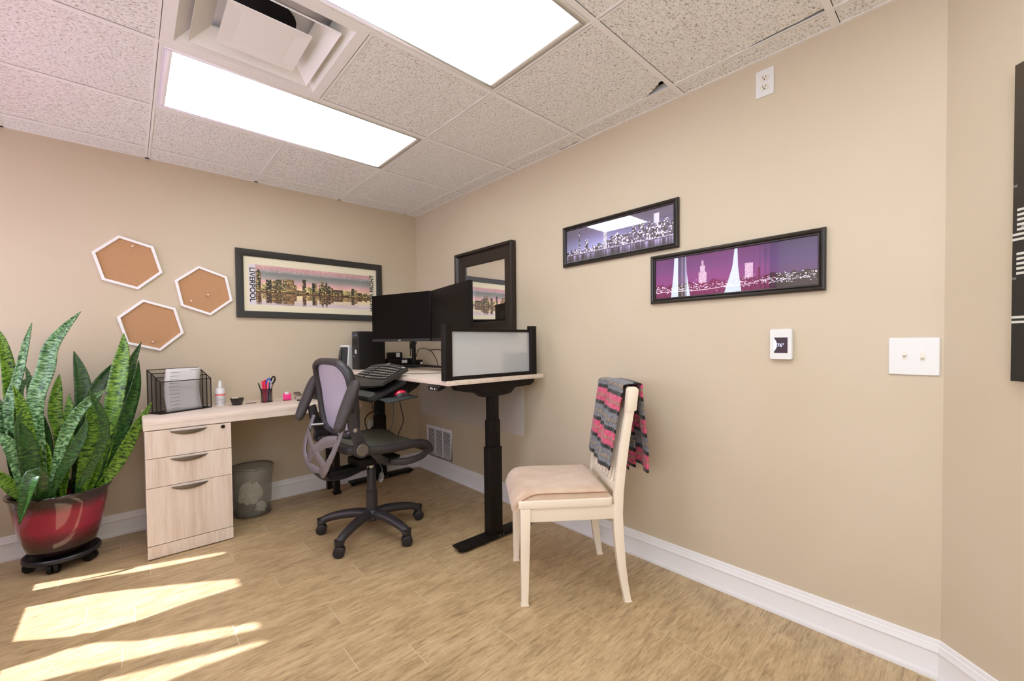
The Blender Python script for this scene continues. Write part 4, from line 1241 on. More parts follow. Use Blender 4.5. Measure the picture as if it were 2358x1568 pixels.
root = thing('clip_dish', 'small black mesh dish of clips on the low desk', 'dish', (-1.516, -.195, ZF))
MB().lathe([(.028, .0008), (.030, .003), (.040, .042)], n=32).build('mesh_wall', see_through('dish_mesh', lin(30, 26, 24), .5, .75), root, smooth=True)
MB().tube([(.040 * math.cos(a), .040 * math.sin(a), .043) for a in np.linspace(0, 2 * math.pi, 32, endpoint=False)], .0024, 6, closed=True).build('rim', M['black'], root, smooth=True)
cl = MB(); rr = random.Random(2)
for k in range(26):
    a, r_ = rr.random() * 6.28, rr.random() * .026
    cl.box(r_ * math.cos(a), r_ * math.sin(a), .006 + rr.random() * .026, .014, .004, .002, Matrix.Rotation(rr.random() * 6, 3, Vector((rr.random(), rr.random(), rr.random())).normalized()))
tag(cl.build('clips', mat('mixed_clips', lin(196, 192, 186), .4, var=(lin(60, 56, 54), 120, .45, .55)), root), kind='stuff')
root = thing('sticky_notes', 'cream note pad propped on the clip dish rim', 'note pad', (-1.527, -.188, ZF + .0455))
MB().box(0, 0, .003, .036, .032, .005).build('pad', mat('cream_paper', lin(224, 212, 184), .8), root)

tag(MB().prism([(-.034, -.014), (.026, -.018), (.036, .010), (-.022, .014)], 'z', .0004, .003).build('flat_plate', mat('olive_dark_plate', lin(78, 70, 52), .5), origin=(0, 0, 0)), 'thin dark flat plate lying on the low desk', 'plate').location = (-1.432, -.178, ZF)

root = thing('pen_cup', 'black mesh pen cup on the low desk', 'pen cup', (-1.333, -.185, ZF))
MB().lathe([(.036, .0008), (.036, .092)], n=32).build('mesh_wall', see_through('cup_mesh', lin(34, 26, 24), .5, .55), root, smooth=True)
for z_ in (.003, .093): MB().tube([(.036 * math.cos(a), .036 * math.sin(a), z_) for a in np.linspace(0, 2 * math.pi, 32, endpoint=False)], .0022, 6, closed=True).build('rim', M['black'], root, smooth=True)
MB().lathe([(.0, .0005), (.035, .0005), (.035, .002)], n=24).build('base', M['black'], root)
PENS = [('pink highlighter at the left of the pen cup', (-.020, .002), (-.024, .006), .150, .0065, lin(226, 52, 92)),
        ('red pen rising second in the pen cup', (-.010, -.006), (-.011, .006), .152, .006, lin(214, 40, 74)),
        ('tall crimson marker in the middle of the pen cup', (-.002, .010), (-.004, .012), .158, .007, lin(204, 30, 62)),
        ('coral pen leaning right in the pen cup', (.000, -.010), (.010, -.004), .140, .006, lin(240, 92, 110)),
        ('black pen tilted left out of the pen cup', (-.012, .016), (-.048, .018), .136, .004, lin(30, 24, 22)),
        ('white pen leaning in the pen cup', (.004, -.016), (.028, -.010), .146, .0045, lin(220, 216, 212)),
        ('grey slim pen leaning far right in the pen cup', (.010, .010), (.056, .012), .164, .0035, lin(120, 100, 84)),
        ('blue pen low in the pen cup', (.002, -.020), (.020, -.014), .140, .004, lin(40, 60, 120))]
for lab, a, b_, h_, r_, c_ in PENS:
    r2 = thing('pen', lab, 'pen', (-1.333 + a[0] * .8, -.185 + a[1] * .8, ZF + .003), group='pens in the mesh cup')
    A, B = Vector((0, 0, 0)), Vector(((b_[0] - a[0] * .8), (b_[1] - a[1] * .8), h_))
    mm_ = mat('pen_plastic', c_, .35)
    MB().tube([A, A.lerp(B, .72)], r_, 10).build('barrel', mm_, r2, smooth=True)
    MB().tube([A.lerp(B, .70), A.lerp(B, .98), B], [r_ * 1.12, r_ * 1.05, r_ * .5], 10).build('cap', mm_, r2, smooth=True)
root = thing('scissors', 'scissors with black and blue loop handles in the pen cup', 'scissors', (-1.322, -.180, ZF + .004))
for s, m_ in ((-1, mat('blue_handle', lin(36, 78, 180), .35)), (1, M['blackpl'])):
    cx_, cz_ = .012 + .016 * s + .006, .140 + .012 * (s > 0)
    MB().tube([(cx_ + .012 * math.cos(a) + .004 * math.sin(a), .004 * s, cz_ + .024 * math.sin(a)) for a in np.linspace(0, 2 * math.pi, 22, endpoint=False)], .0052, 8, closed=True, up=(0, 1, 0)).build('handle', m_, root, smooth=True)
    MB().tube([(-.004 * s, .002 * s, .004), (.008 + .006 * s, .003 * s, .118)], .004, 6, flat=.0012, up=(0, 1, 0)).build('blade', M['silver'], root)

root = thing('tape_dispenser', 'bright pink tape dispenser on the low desk', 'tape dispenser', (-1.200, -.185, ZF), math.radians(-12))
b = MB().prism([(-.026, .006), (.026, .006), (.026, .050), (.016, .050), (.010, .044), (-.012, .044), (-.018, .052), (-.026, .052)], 'y', -.022, .024)
b.build('body', mat('hot_pink_plastic', lin(232, 52, 128), .35), root, bev=.002)
MB().b2(-.027, .027, -.023, .025, .0005, .006).build('base', mat('dark_magenta', lin(120, 20, 60), .4), root)
MB().cyl((-.003, -.010, .050), (-.003, .012, .050), .013, n=20).build('tape_roll', M['white'], root, smooth=True)
root = thing('pencil_sharpener', 'grey and cream pencil sharpener on the low desk', 'sharpener', (-1.125, -.165, ZF), math.radians(10))
MB().b2(-.014, .022, -.014, .014, .0005, .022).build('base', mat('cream_grey', lin(190, 178, 160), .4), root, bev=.003)
MB().prism([(-.024, .034), (.018, .022), (.030, .030), (.020, .048), (-.018, .052)], 'y', -.016, .016).build('head', mat('taupe_plastic', lin(128, 112, 98), .35), root, bev=.003)
MB().b2(-.02, .016, -.017, .017, .0505, .053).build('top_strip', M['darkpl'], root)
root = thing('key_bunch', 'bunch of dark keys and cord lying on the low desk', 'keys', (-1.10, -.285, ZF))
for k in range(7):
    rr = random.Random(k + 5)
    a = rr.random() * 6.28
    MB().tube([(.06 * (k / 6 - .5), .01 * math.sin(k * 2), .006 + .003 * (k % 3)), (.06 * (k / 6 - .5) + .026 * math.cos(a * .3), .014 * math.sin(a), .008 + .004 * (k % 2))], .0052, 7).build('key', M['blackpl'] if k % 3 else mat('olive_tag', lin(66, 70, 54), .5), root, smooth=True)
MB().tube([(.014 * math.cos(a) - .045, .014 * math.sin(a), .004) for a in np.linspace(0, 2 * math.pi, 18, endpoint=False)], .003, 6, closed=True).build('ring', M['blackpl'], root, smooth=True)

root = thing('desk_phone', 'dark desk phone with grey keys behind the office chair', 'phone', (-.965, -.235, ZF), math.radians(0))
b = MB().prism([(-.085, .0005), (.085, .0005), (.085, .115), (.072, .118), (-.085, .028)], 'y', -.075, .075)
R_ph = Matrix.Rotation(math.radians(90), 3, 'Z')
b.v = [tuple(R_ph @ Vector(p)) for p in b.v]
b.build('base', M['darkpl'], root, bev=.004)
kk = MB()
nrm = Vector((0, -.497, .868)); e2 = Vector((0, .868, .497))
for r_ in range(6):
    for c_ in range(4):
        if r_ == 5 and c_ > 2: continue
        p = Vector((-.018 + .02 * c_, -.085, .028)) + e2 * (.02 + .0235 * r_)
        kk.box(*(p + nrm * .0025), .013, .016, .005, Matrix((Vector((1, 0, 0)), e2, nrm)).transposed())
tag(kk.build('keypad', mat('pale_key', lin(150, 156, 150), .5), root), kind='stuff')
hs = MB().tube([Vector((-.055, -.085, .028)) + e2 * t_ + nrm * h_ for t_, h_ in ((.0, .012), (.03, .022), (.09, .030), (.15, .022), (.18, .014))], [.020, .017, .014, .017, .020], 10)
hs.build('handset', M['blackpl'], root, smooth=True)

# ------------------------------------------------------------------ waste bin
root = thing('waste_bin', 'silver wire mesh waste bin with clear liner under the desk', 'waste bin', (-1.435, -.185, 0))
def bin_mat():
    mt, nt, bs, out = newmat('silver_wire_mesh')
    bs.inputs['Base Color'].default_value = lin(172, 168, 156); bs.inputs['Roughness'].default_value = .45; bs.inputs['Metallic'].default_value = .4
    bs.inputs['Alpha'].default_value = .36
    return mt
MB().lathe([(.112, .018), (.128, .330)], n=48).build('mesh_wall', bin_mat(), root, smooth=True)
MB().lathe([(.110, .0005), (.113, .004), (.114, .018), (.110, .018)], n=48).build('base_band', M['greymetal'], root, smooth=True)
MB().lathe([(.0, .004), (.111, .004), (.111, .006), (.0, .006)], n=48).build('floor_disc', M['greymetal'], root)
MB().tube([(.1295 * math.cos(a), .1295 * math.sin(a), .334) for a in np.linspace(0, 2 * math.pi, 48, endpoint=False)], .0048, 8, closed=True).build('rim', M['greymetal'], root, smooth=True)
root = thing('bin_liner', 'clear crinkled plastic liner folded over the bin rim', 'bin liner', (-1.435, -.185, .007))
rl = np.random.default_rng(4)
rz = rl.random((40, 8))
def liner(u, v):
    a = 2 * math.pi * u
    k = int(u * 40) % 40
    if v < .72:
        r_ = .106 + .020 * (v / .72); z_ = .004 + .330 * (v / .72)
        r_ -= .004 * rz[k, int(v * 7)]
    else:
        t_ = (v - .72) / .28; r_ = .1365 + .004 * math.sin(9 * a) * t_; z_ = .338 - .075 * t_ - .012 * rz[k, 5] * t_
    return (r_ * math.cos(a), r_ * math.sin(a), z_)
lm, nt, bs, out = newmat('clear_liner')
bs.inputs['Base Color'].default_value = lin(214, 210, 200); bs.inputs['Roughness'].default_value = .18; bs.inputs['Alpha'].default_value = .13
MB().grid(liner, 80, 22).build('film', lm, root, smooth=True)
M['paper'] = mat('crumpled_paper', lin(226, 220, 206), .85)
for lab, c_, r_, sq in (('pale sheet of paper inside the waste bin', (-1.455, -.215, .150), .062, (1.1, .35, 1.2)), ('crumpled tissue at the bottom of the waste bin', (-1.395, -.225, .045), .034, (1, .8, 1)), ('crumpled dark wrapper at the bottom of the waste bin', (-1.47, -.19, .045), .055, (1.2, 1, .55))):
    bm = bmesh.new(); bmesh.ops.create_icosphere(bm, subdivisions=3, radius=1)
    rr = random.Random(len(lab))
    for v_ in bm.verts:
        k = .72 + .5 * rr.random(); v_.co = Vector((v_.co.x * sq[0], v_.co.y * sq[1], v_.co.z * sq[2])) * r_ * k
    me = bpy.data.meshes.new('crumpled_paper'); bm.to_mesh(me); bm.free()
    me.materials.append(M['paper'] if 'dark' not in lab else mat('dark_wrapper', lin(92, 84, 74), .7))
    o = bpy.data.objects.new('crumpled_paper', me); link(o); o.location = c_
    tag(o, lab, 'paper')
# ------------------------------------------------------------------ snake plant in a glazed pot on a rolling stand
PX, PY = -2.352, -.245
def pot_mat():
    mt, nt, bs, out = newmat('red_black_glaze')
    tc = nt.nodes.new('ShaderNodeTexCoord'); sx = nt.nodes.new('ShaderNodeSeparateXYZ')
    nt.links.new(tc.outputs['Object'], sx.inputs[0])
    n = noise(nt, tc.outputs['Object'], 18, 3)
    h = math_node(nt, 'ADD', sx.outputs[2], math_node(nt, 'MULTIPLY', math_node(nt, 'SUBTRACT', n, .5), .03))
    h = math_node(nt, 'DIVIDE', h, .34)
    blk, red, mid = lin(34, 22, 22), lin(150, 18, 52), lin(96, 14, 34)
    c = ramp(nt, h, [(0.0, blk), (.17, lin(44, 22, 24)), (.32, mid), (.45, red), (.70, red), (.80, mid), (.88, blk), (1, blk)])
    nt.links.new(c, bs.inputs['Base Color'])
    bs.inputs['Roughness'].default_value = .10; bs.inputs['Coat Weight'].default_value = 1.0; bs.inputs['Coat Roughness'].default_value = .04
    return mt
ZP = .074
pot = thing('plant_pot', 'glossy red and black glazed pot holding the snake plant', 'plant pot', (PX, PY, ZP))
MB().lathe([(.0, .002), (.095, .002), (.118, .010), (.135, .035), (.152, .085), (.166, .15), (.178, .22), (.188, .28), (.194, .315), (.203, .328), (.206, .336), (.203, .342), (.194, .340), (.186, .325), (.176, .27), (.17, .255)], n=64).build('body', pot_mat(), pot, smooth=True, ang=60)
MB().lathe([(.0, .268), (.178, .262)], n=40).build('soil', mat('dark_soil', lin(46, 36, 28), .95, var=(lin(24, 18, 14), 60, .4, .6), bump=(90, .8)), pot)
st = thing('plant_stand', 'black round rolling plant stand under the red pot', 'plant stand', (PX, PY, 0))
MB().lathe([(.138, .050), (.148, .050), (.153, .056), (.153, .070), (.148, .075), (.142, .070), (.136, .060)], n=56).build('ring', mat('blue_black_plastic', lin(36, 38, 44), .35), st, smooth=True)
MB().lathe([(.0, .056), (.140, .056), (.140, .062), (.085, .064), (.085, .073), (.0, .073)], n=48).build('tray', M['blackpl'], st, smooth=True)
for k, a in enumerate((-105, -33, 39, 111, 183)):
    a = math.radians(a + 4); cx_, cy_ = .124 * math.cos(a), .124 * math.sin(a)
    t = Vector((-math.sin(a), math.cos(a), 0)); d_ = Vector((math.cos(a), math.sin(a), 0))
    c_ = Vector((cx_, cy_, .026))
    b = MB()
    for s in (-1, 1): b.tube([c_ + t * s * .004, c_ + t * s * .021], .0258, 18)
    b.cyl((cx_, cy_, .03), (cx_, cy_, .054), .011, n=12)
    b.build('caster', M['blackpl'], st, smooth=True)

def leaf_mat():
    mt, nt, bs, out = newmat('banded_snake_leaf')
    uv = nt.nodes.new('ShaderNodeUVMap')
    oi = nt.nodes.new('ShaderNodeObjectInfo')
    mp = nt.nodes.new('ShaderNodeMapping'); nt.links.new(uv.outputs[0], mp.inputs['Vector'])
    mp.inputs['Scale'].default_value = (1.1, 24.0, 1)
    va = nt.nodes.new('ShaderNodeVectorMath'); va.operation = 'ADD'; cb = nt.nodes.new('ShaderNodeCombineXYZ')
    s = math_node(nt, 'MULTIPLY', oi.outputs['Random'], 40.0)
    nt.links.new(s, cb.inputs[0]); nt.links.new(s, cb.inputs[1]); nt.links.new(mp.outputs[0], va.inputs[0]); nt.links.new(cb.outputs[0], va.inputs[1])
    n = noise(nt, va.outputs[0], 2.2, 3, .55, .6)
    dark, mid, pale = lin(20, 48, 14), lin(74, 118, 24), lin(128, 164, 52)
    g1 = ramp(nt, n, [(.38, dark), (.47, mid), (.62, pale)])
    g2 = ramp(nt, n, [(.38, lin(26, 62, 30)), (.50, lin(84, 132, 74)), (.66, lin(160, 194, 146))])
    g3 = ramp(nt, n, [(.36, lin(22, 44, 20)), (.52, lin(44, 82, 32)), (.70, lin(80, 118, 48))])
    r_ = oi.outputs['Random']
    c = mixc(nt, math_node(nt, 'GREATER_THAN', r_, .68), g1, g2)
    c = mixc(nt, math_node(nt, 'LESS_THAN', r_, .32), c, g3)
    nt.links.new(c, bs.inputs['Base Color'])
    bs.inputs['Roughness'].default_value = .32
    bs.inputs['Subsurface Weight'].default_value = 0.0
    return mt
M['leaf'] = leaf_mat()
LEAVES = [
([(-2.407, -0.3, 0.402), (-2.414, -0.3, 0.635), (-2.425, -0.3, 0.821), (-2.418, -0.3, 0.946), (-2.384, -0.3, 1.07), (-2.366, -0.3, 1.185), (-2.313, -0.3, 1.29), (-2.251, -0.3, 1.382)], 0.094),
([(-2.521, -0.24, 0.415), (-2.527, -0.233, 0.621), (-2.536, -0.227, 0.803), (-2.527, -0.22, 0.915), (-2.498, -0.213, 1.027), (-2.465, -0.207, 1.21), (-2.443, -0.2, 1.319)], 0.055),
([(-2.506, -0.2, 0.425), (-2.515, -0.192, 0.726), (-2.529, -0.184, 0.912), (-2.535, -0.176, 1.073), (-2.552, -0.168, 1.211), (-2.568, -0.16, 1.291)], 0.068),
([(-2.3, -0.18, 0.369), (-2.278, -0.168, 0.586), (-2.262, -0.156, 0.783), (-2.26, -0.144, 0.932), (-2.274, -0.132, 1.058), (-2.295, -0.12, 1.164)], 0.098),
([(-2.361, -0.24, 0.399), (-2.351, -0.23, 0.683), (-2.367, -0.22, 0.828), (-2.36, -0.21, 0.946), (-2.347, -0.2, 1.038)], 0.071),
([(-2.344, -0.2, 0.385), (-2.327, -0.18, 0.671), (-2.317, -0.16, 0.815), (-2.318, -0.14, 0.922)], 0.06),
([(-2.208, -0.25, 0.401), (-2.148, -0.24, 0.703), (-2.128, -0.23, 0.851), (-2.104, -0.22, 1.028), (-2.085, -0.21, 1.155), (-2.081, -0.2, 1.266)], 0.11),
([(-2.229, -0.18, 0.389), (-2.141, -0.172, 0.666), (-2.103, -0.164, 0.842), (-2.073, -0.156, 0.996), (-2.045, -0.148, 1.101), (-2.001, -0.14, 1.215)], 0.078),
([(-2.208, -0.26, 0.391), (-2.126, -0.25, 0.624), (-2.077, -0.24, 0.795), (-2.039, -0.23, 0.946), (-2.018, -0.22, 1.104)], 0.096),
([(-2.207, -0.28, 0.384), (-2.148, -0.285, 0.471), (-2.091, -0.29, 0.587), (-2.029, -0.295, 0.732), (-1.964, -0.3, 0.852)], 0.085),
([(-2.281, -0.2, 0.394), (-2.242, -0.183, 0.783), (-2.217, -0.165, 0.905), (-2.171, -0.147, 1.007), (-2.119, -0.13, 1.098)], 0.085),
([(-2.38, -0.33, 0.404), (-2.353, -0.33, 0.583), (-2.32, -0.33, 0.718), (-2.272, -0.33, 0.829), (-2.211, -0.33, 0.906), (-2.157, -0.33, 0.943)], 0.066),
([(-2.293, -0.35, 0.406), (-2.236, -0.353, 0.505), (-2.196, -0.357, 0.606), (-2.17, -0.36, 0.711), (-2.179, -0.363, 0.81), (-2.208, -0.367, 0.897), (-2.227, -0.37, 0.963)], 0.054),
([(-2.276, -0.28, 0.388), (-2.254, -0.27, 0.503), (-2.237, -0.26, 0.645), (-2.227, -0.25, 0.765), (-2.232, -0.24, 0.876)], 0.114),
([(-2.378, -0.36, 0.399), (-2.338, -0.36, 0.517), (-2.298, -0.36, 0.602), (-2.256, -0.36, 0.712), (-2.236, -0.36, 0.793)], 0.069),
([(-2.439, -0.3, 0.41), (-2.449, -0.3, 0.642), (-2.464, -0.3, 0.769), (-2.479, -0.3, 0.895), (-2.504, -0.3, 0.998)], 0.067),
([(-2.458, -0.16, 0.379), (-2.467, -0.15, 0.593), (-2.463, -0.14, 0.806), (-2.466, -0.13, 0.996), (-2.483, -0.12, 1.092)], 0.04),
([(-2.405, -0.18, 0.37), (-2.402, -0.167, 0.56), (-2.404, -0.153, 0.679), (-2.415, -0.14, 0.807)], 0.045),
([(-2.467, -0.34, 0.417), (-2.483, -0.345, 0.656), (-2.488, -0.35, 0.78), (-2.479, -0.355, 0.83), (-2.466, -0.36, 0.876)], 0.02),
([(-2.43, -0.34, 0.396), (-2.446, -0.34, 0.57), (-2.463, -0.34, 0.708), (-2.478, -0.34, 0.81)], 0.091),
([(-2.457, -0.33, 0.396), (-2.47, -0.33, 0.471), (-2.489, -0.33, 0.599), (-2.526, -0.33, 0.716), (-2.581, -0.33, 0.769)], 0.074),
([(-2.454, -0.33, 0.381), (-2.491, -0.32, 0.44), (-2.538, -0.31, 0.516), (-2.596, -0.3, 0.592)], 0.078),
([(-2.499, -0.2, 0.399), (-2.526, -0.195, 0.59), (-2.547, -0.19, 0.731), (-2.552, -0.185, 0.846), (-2.57, -0.18, 0.927)], 0.055),
([(-2.488, -0.16, 0.41), (-2.503, -0.155, 0.813), (-2.505, -0.15, 0.942), (-2.49, -0.145, 0.992), (-2.468, -0.14, 1.021)], 0.039),
([(-2.229, -0.2, 0.369), (-2.181, -0.187, 0.521), (-2.15, -0.173, 0.667), (-2.142, -0.16, 0.794)], 0.081),
([(-2.243, -0.26, 0.375), (-2.224, -0.247, 0.467), (-2.211, -0.233, 0.561), (-2.221, -0.22, 0.66)], 0.093),
([(-2.341, -0.3, 0.386), (-2.33, -0.293, 0.524), (-2.312, -0.287, 0.638), (-2.302, -0.28, 0.743)], 0.075),
([(-2.477, -0.26, 0.387), (-2.498, -0.253, 0.505), (-2.518, -0.247, 0.644), (-2.531, -0.24, 0.759)], 0.084),
([(-2.222, -0.22, 0.38), (-2.181, -0.213, 0.475), (-2.138, -0.207, 0.581), (-2.102, -0.2, 0.703)], 0.071),
([(-2.392, -0.31, 0.39), (-2.394, -0.305, 0.586), (-2.405, -0.3, 0.703)], 0.064),
]
plant = thing('snake_plant', 'tall snake plant with banded green sword leaves', 'plant', (PX, PY, ZP + .262))
def add_leaf(path, w, k, fold=False):
    base = Vector((PX, PY, ZP + .262))
    P = catmull(path, 22)
    rr = random.Random(k * 13 + 1)
    yaw = rr.uniform(-.55, .55); n = len(P); NA = 6
    vs, uv, fs = [], [], []
    # pull the leaf foot into the soil disc
    f0 = P[0].copy(); d0 = Vector((f0.x - PX, f0.y - PY, 0))
    lim = .150
    shift = Vector((0, 0, 0))
    if d0.length > lim: shift = d0.normalized() * lim - d0
    for i, p in enumerate(P):
        q = (1 - i / (n - 1)) ** 2
        P[i] = p + shift * q
    if not fold: P[0].z = ZP + .262; 
    for i in range(n):
        t = (P[min(i + 1, n - 1)] - P[max(i - 1, 0)]).normalized()
        view = Vector((0.12, -1, 0.05))
        s = t.cross(view).normalized()
        s = Matrix.Rotation(yaw + .5 * (i / n - .5), 3, t) @ s
        nn = s.cross(t).normalized()
        v = i / (n - 1)
        ww = w * .5 * min(1.0, .42 + 1.05 * v ** .7) * (1 - max(0, (v - .45) / .55) ** 2.3) + .0008
        for a in range(NA + 1):
            u = a / NA * 2 - 1
            vs.append(P[i] + s * u * ww + nn * (u * u * ww * .32) - base); uv.append((a / NA, v * (len(path) * .22)))
    for i in range(n - 1):
        for a in range(NA): fs.append((i * (NA + 1) + a, i * (NA + 1) + a + 1, (i + 1) * (NA + 1) + a + 1, (i + 1) * (NA + 1) + a))
    MB().add(vs, fs, uv).build('leaf', M['leaf'], plant, smooth=True, ang=80, solid=.0035)
for k, (path, w) in enumerate(LEAVES): add_leaf(path, w * .78, k)
add_leaf([(-2.405, -.36, .345), (-2.408, -.40, .43), (-2.407, -.43, .525), (-2.425, -.455, .549), (-2.441, -.475, .488), (-2.458, -.485, .402), (-2.473, -.49, .323)], .062, 99, True)
# ------------------------------------------------------------------ task chair
CH = thing('office_chair', 'black mesh office chair with flipped up arms facing the standing desk', 'chair', (-.951, -1.073, 0), math.radians(4.5))
M['chpl'] = mat('chair_black_plastic', lin(48, 44, 46), .42, bump=(350, .08))
M['chsil'] = mat('chair_silver_plastic', lin(112, 104, 106), .36)
M['pad'] = mat('armrest_foam', lin(56, 50, 48), .6, bump=(300, .1))
A0 = -148 - 4.5
hub = MB().lathe([(.0, .088), (.044, .088), (.058, .100), (.056, .140), (.044, .156), (.0, .158)], n=32).build('base_hub', M['chpl'], CH, smooth=True)
for k in range(5):
    a = math.radians(A0 + 72 * k); d = Vector((math.cos(a), math.sin(a), 0)); t = Vector((-d.y, d.x, 0))
    path = [d * .03 + V(0, 0, .125), d * .10 + V(0, 0, .130), d * .18 + V(0, 0, .122), d * .25 + V(0, 0, .108), d * .295 + V(0, 0, .092), d * .316 + V(0, 0, .074)]
    b = MB().tube(catmull(path, 18), [.036 - .010 * min(1, i / 13) + (.003 if i > 15 else 0) for i in range(19)], 10, flat=[.030 - .007 * min(1, i / 13) for i in range(19)])
    lgo = b.build('base_leg', M['chpl'], CH, smooth=True, ang=60)
    rb = MB()
    for q in range(6):
        p = d * (.215 + .011 * q) + V(0, 0, .1375 - .0037 * q); rb.box(p.x, p.y, p.z, .005, .026, .003, Matrix.Rotation(a, 3, 'Z'))
    rb.build('grip_ribs', M['blackpl'], lgo)
    c = d * .314; ax = Vector((-.46 + .12 * (k % 3 - 1), -.88, 0)).normalized()
    cs = MB()
    for s in (-1, 1): cs.tube([c + V(0, 0, .032) + ax * s * .006, c + V(0, 0, .032) + ax * s * .022, c + V(0, 0, .032) + ax * s * .026], [.0318, .0318, .024], 20)
    fw = ax.cross(V(0, 0, 1))
    cs.tube([c + V(0, 0, .050) - fw * .0, c + V(0, 0, .066), c + V(0, 0, .068), c + V(0, 0, .098)], [.011, .011, .025, .026], 14)
    cs.tube(catmull([c + fw * .026 + V(0, 0, .030), c + fw * .016 + V(0, 0, .050), c - fw * .006 + V(0, 0, .057), c - fw * .024 + V(0, 0, .040)], 8), .017, 8, flat=.004)
    cs.build('caster', M['darkpl'], CH, smooth=True)
MB().lathe([(.034, .155), (.034, .262), (.031, .264), (.031, .274), (.028, .276), (.0275, .405), (.024, .410)], n=28).build('gas_column', M['chpl'], CH, smooth=True)
MB().cyl((0, 0, .40), (0, 0, .455), .014, n=18).build('piston', M['silver'], CH, smooth=True)
mech = MB(); mech.b2(-.12, .10, -.075, .075, .445, .495); mech.b2(-.28, -.05, -.045, .045, .415, .455); mech.b2(.02, .13, -.13, .13, .470, .492)
mech.build('tilt_mechanism', M['blackpl'], CH, bev=.012)
lv = MB().tube(catmull([(.02, -.04, .455), (.015, -.10, .428), (-.002, -.135, .392)], 10), .0042, 8); lv.build('lever', M['silver'], CH, smooth=True)
pd = MB().tube(catmull([(.0, -.125, .405), (-.012, -.140, .382), (-.03, -.155, .362)], 8), [.010, .013, .015, .016, .016, .016, .015, .013, .010], 10, flat=.006); pd.build('lever_paddle', M['silver'], CH, smooth=True)
# seat
def seat_z(s): return float(np.interp(s, [-.24, -.16, -.05, .06, .14, .20, .25, .285, .30], [.612, .600, .590, .588, .590, .584, .566, .538, .520]))
def seat_w(s): return float(np.interp(s, [-.24, -.18, -.05, .1, .22, .30], [.19, .225, .245, .250, .245, .215]))
def seat(u, v):
    s = -.235 + .53 * v; l = (2 * u - 1) * seat_w(s)
    return (s, l, seat_z(s) - .016 * (1 - (2 * u - 1) ** 2) + .006 * abs(2 * u - 1) ** 4)
sm, nt, bs, out = newmat('seat_mesh_fabric')
v = world_vec(nt, (1, 1, 1)); n1 = noise(nt, v, 420, 2)
nt.links.new(ramp(nt, n1, [(.35, lin(70, 72, 60)), (.65, lin(124, 124, 110))]), bs.inputs['Base Color']); bs.inputs['Roughness'].default_value = .5
MB().grid(seat, 24, 28).build('seat', sm, CH, smooth=True, solid=.008)
loop = [(-.235 + .53 * k / 24, -seat_w(-.235 + .53 * k / 24), seat_z(-.235 + .53 * k / 24) - .014) for k in range(25)]
loop += [(.302, l, .510) for l in np.linspace(-.19, .19, 9)] + [(p[0], -p[1], p[2]) for p in loop[::-1]] + [(-.245, l, .598) for l in np.linspace(.17, -.17, 7)]
MB().tube(loop, .018, 10, flat=.026, closed=True).build('seat_frame', M['chpl'], CH, smooth=True, ang=70)
for s in (-1, 1):
    MB().tube(catmull([(.285, s * .225, .520), (.22, s * .235, .485), (.12, s * .22, .468), (.04, s * .16, .470), (.0, s * .07, .475)], 16), .012, 8, flat=.022).build('seat_strut', M['chpl'], CH, smooth=True)
    MB().tube(catmull([(-.12, s * .235, .580), (-.06, s * .225, .520), (.0, s * .19, .485), (.03, s * .12, .478)], 12), .011, 8, flat=.024).build('seat_strut', M['chpl'], CH, smooth=True)
# backrest
def back_s(z_): return float(np.interp(z_, [.62, .70, .80, .92, 1.02, 1.09], [-.175, -.195, -.205, -.215, -.235, -.262]))
prof = [(0, 1.090), (.10, 1.086), (.165, 1.066), (.205, 1.02), (.215, .94), (.212, .86), (.205, .78), (.185, .70), (.14, .665), (.07, .655), (0, .654)]
pr_ = [(back_s(z_), l, z_) for l, z_ in prof]
half = catmull(pr_, 40)
lp = half + [Vector((p.x, -p.y, p.z)) for p in half[-2:0:-1]]
MB().tube(lp, .020, 10, flat=.028, closed=True, up=(1, 0, 0.15)).build('back_frame', M['chpl'], CH, smooth=True, ang=70)
mm, nt, bs, out = newmat('back_mesh_fabric')
v = world_vec(nt, (1, 1, 1)); w_ = nt.nodes.new('ShaderNodeTexWave'); w_.bands_direction = 'Z'; w_.inputs['Scale'].default_value = 70; nt.links.new(v, w_.inputs['Vector'])
nt.links.new(ramp(nt, w_.outputs['Fac'], [(.2, lin(158, 150, 166)), (.8, lin(196, 188, 204))]), bs.inputs['Base Color']); bs.inputs['Roughness'].default_value = .6; bs.inputs['Alpha'].default_value = .93
zs = [p.z for p in half][::-1]; ls = [p.y for p in half][::-1]
def bk(u, v):
    z_ = .656 + .432 * v; l = float(np.interp(z_, zs, ls)) * (2 * u - 1)
    return (back_s(z_) - .010 * (1 - (2 * u - 1) ** 2), l, z_)
MB().grid(bk, 18, 28).build('back_mesh', mm, CH, smooth=True)
# silver back support: an open X shaped shell
for s in (-1, 1):
    MB().tube(catmull([(-.262, s * .205, .755), (-.285, s * .205, .69), (-.315, s * .195, .615), (-.335, s * .165, .545), (-.335, s * .10, .480), (-.315, 0, .450)], 26), [.014 + .016 * i / 26 for i in range(27)], 8, flat=.010, up=(1, 0, 0)).build('support_strut', M['chsil'], CH, smooth=True)
    MB().tube(catmull([(-.300, s * .200, .660), (-.330, s * .11, .645), (-.345, s * .03, .60), (-.348, 0, .588)], 14), .030, 8, flat=.007, up=(1, 0, 0)).build('support_cross', M['chsil'], CH, smooth=True)
    MB().tube(catmull([(-.346, s * -.01, .600), (-.345, s * .05, .555), (-.335, s * .12, .505)], 12), .030, 8, flat=.007, up=(1, 0, 0)).build('support_cross', M['chsil'], CH, smooth=True)
MB().tube(catmull([(-.322, 0, .455), (-.29, 0, .425), (-.20, 0, .415), (-.10, 0, .43)], 16), [.10 - .03 * i / 16 for i in range(17)], 12, flat=.020).build('support_foot', M['darkpl'], CH, smooth=True)
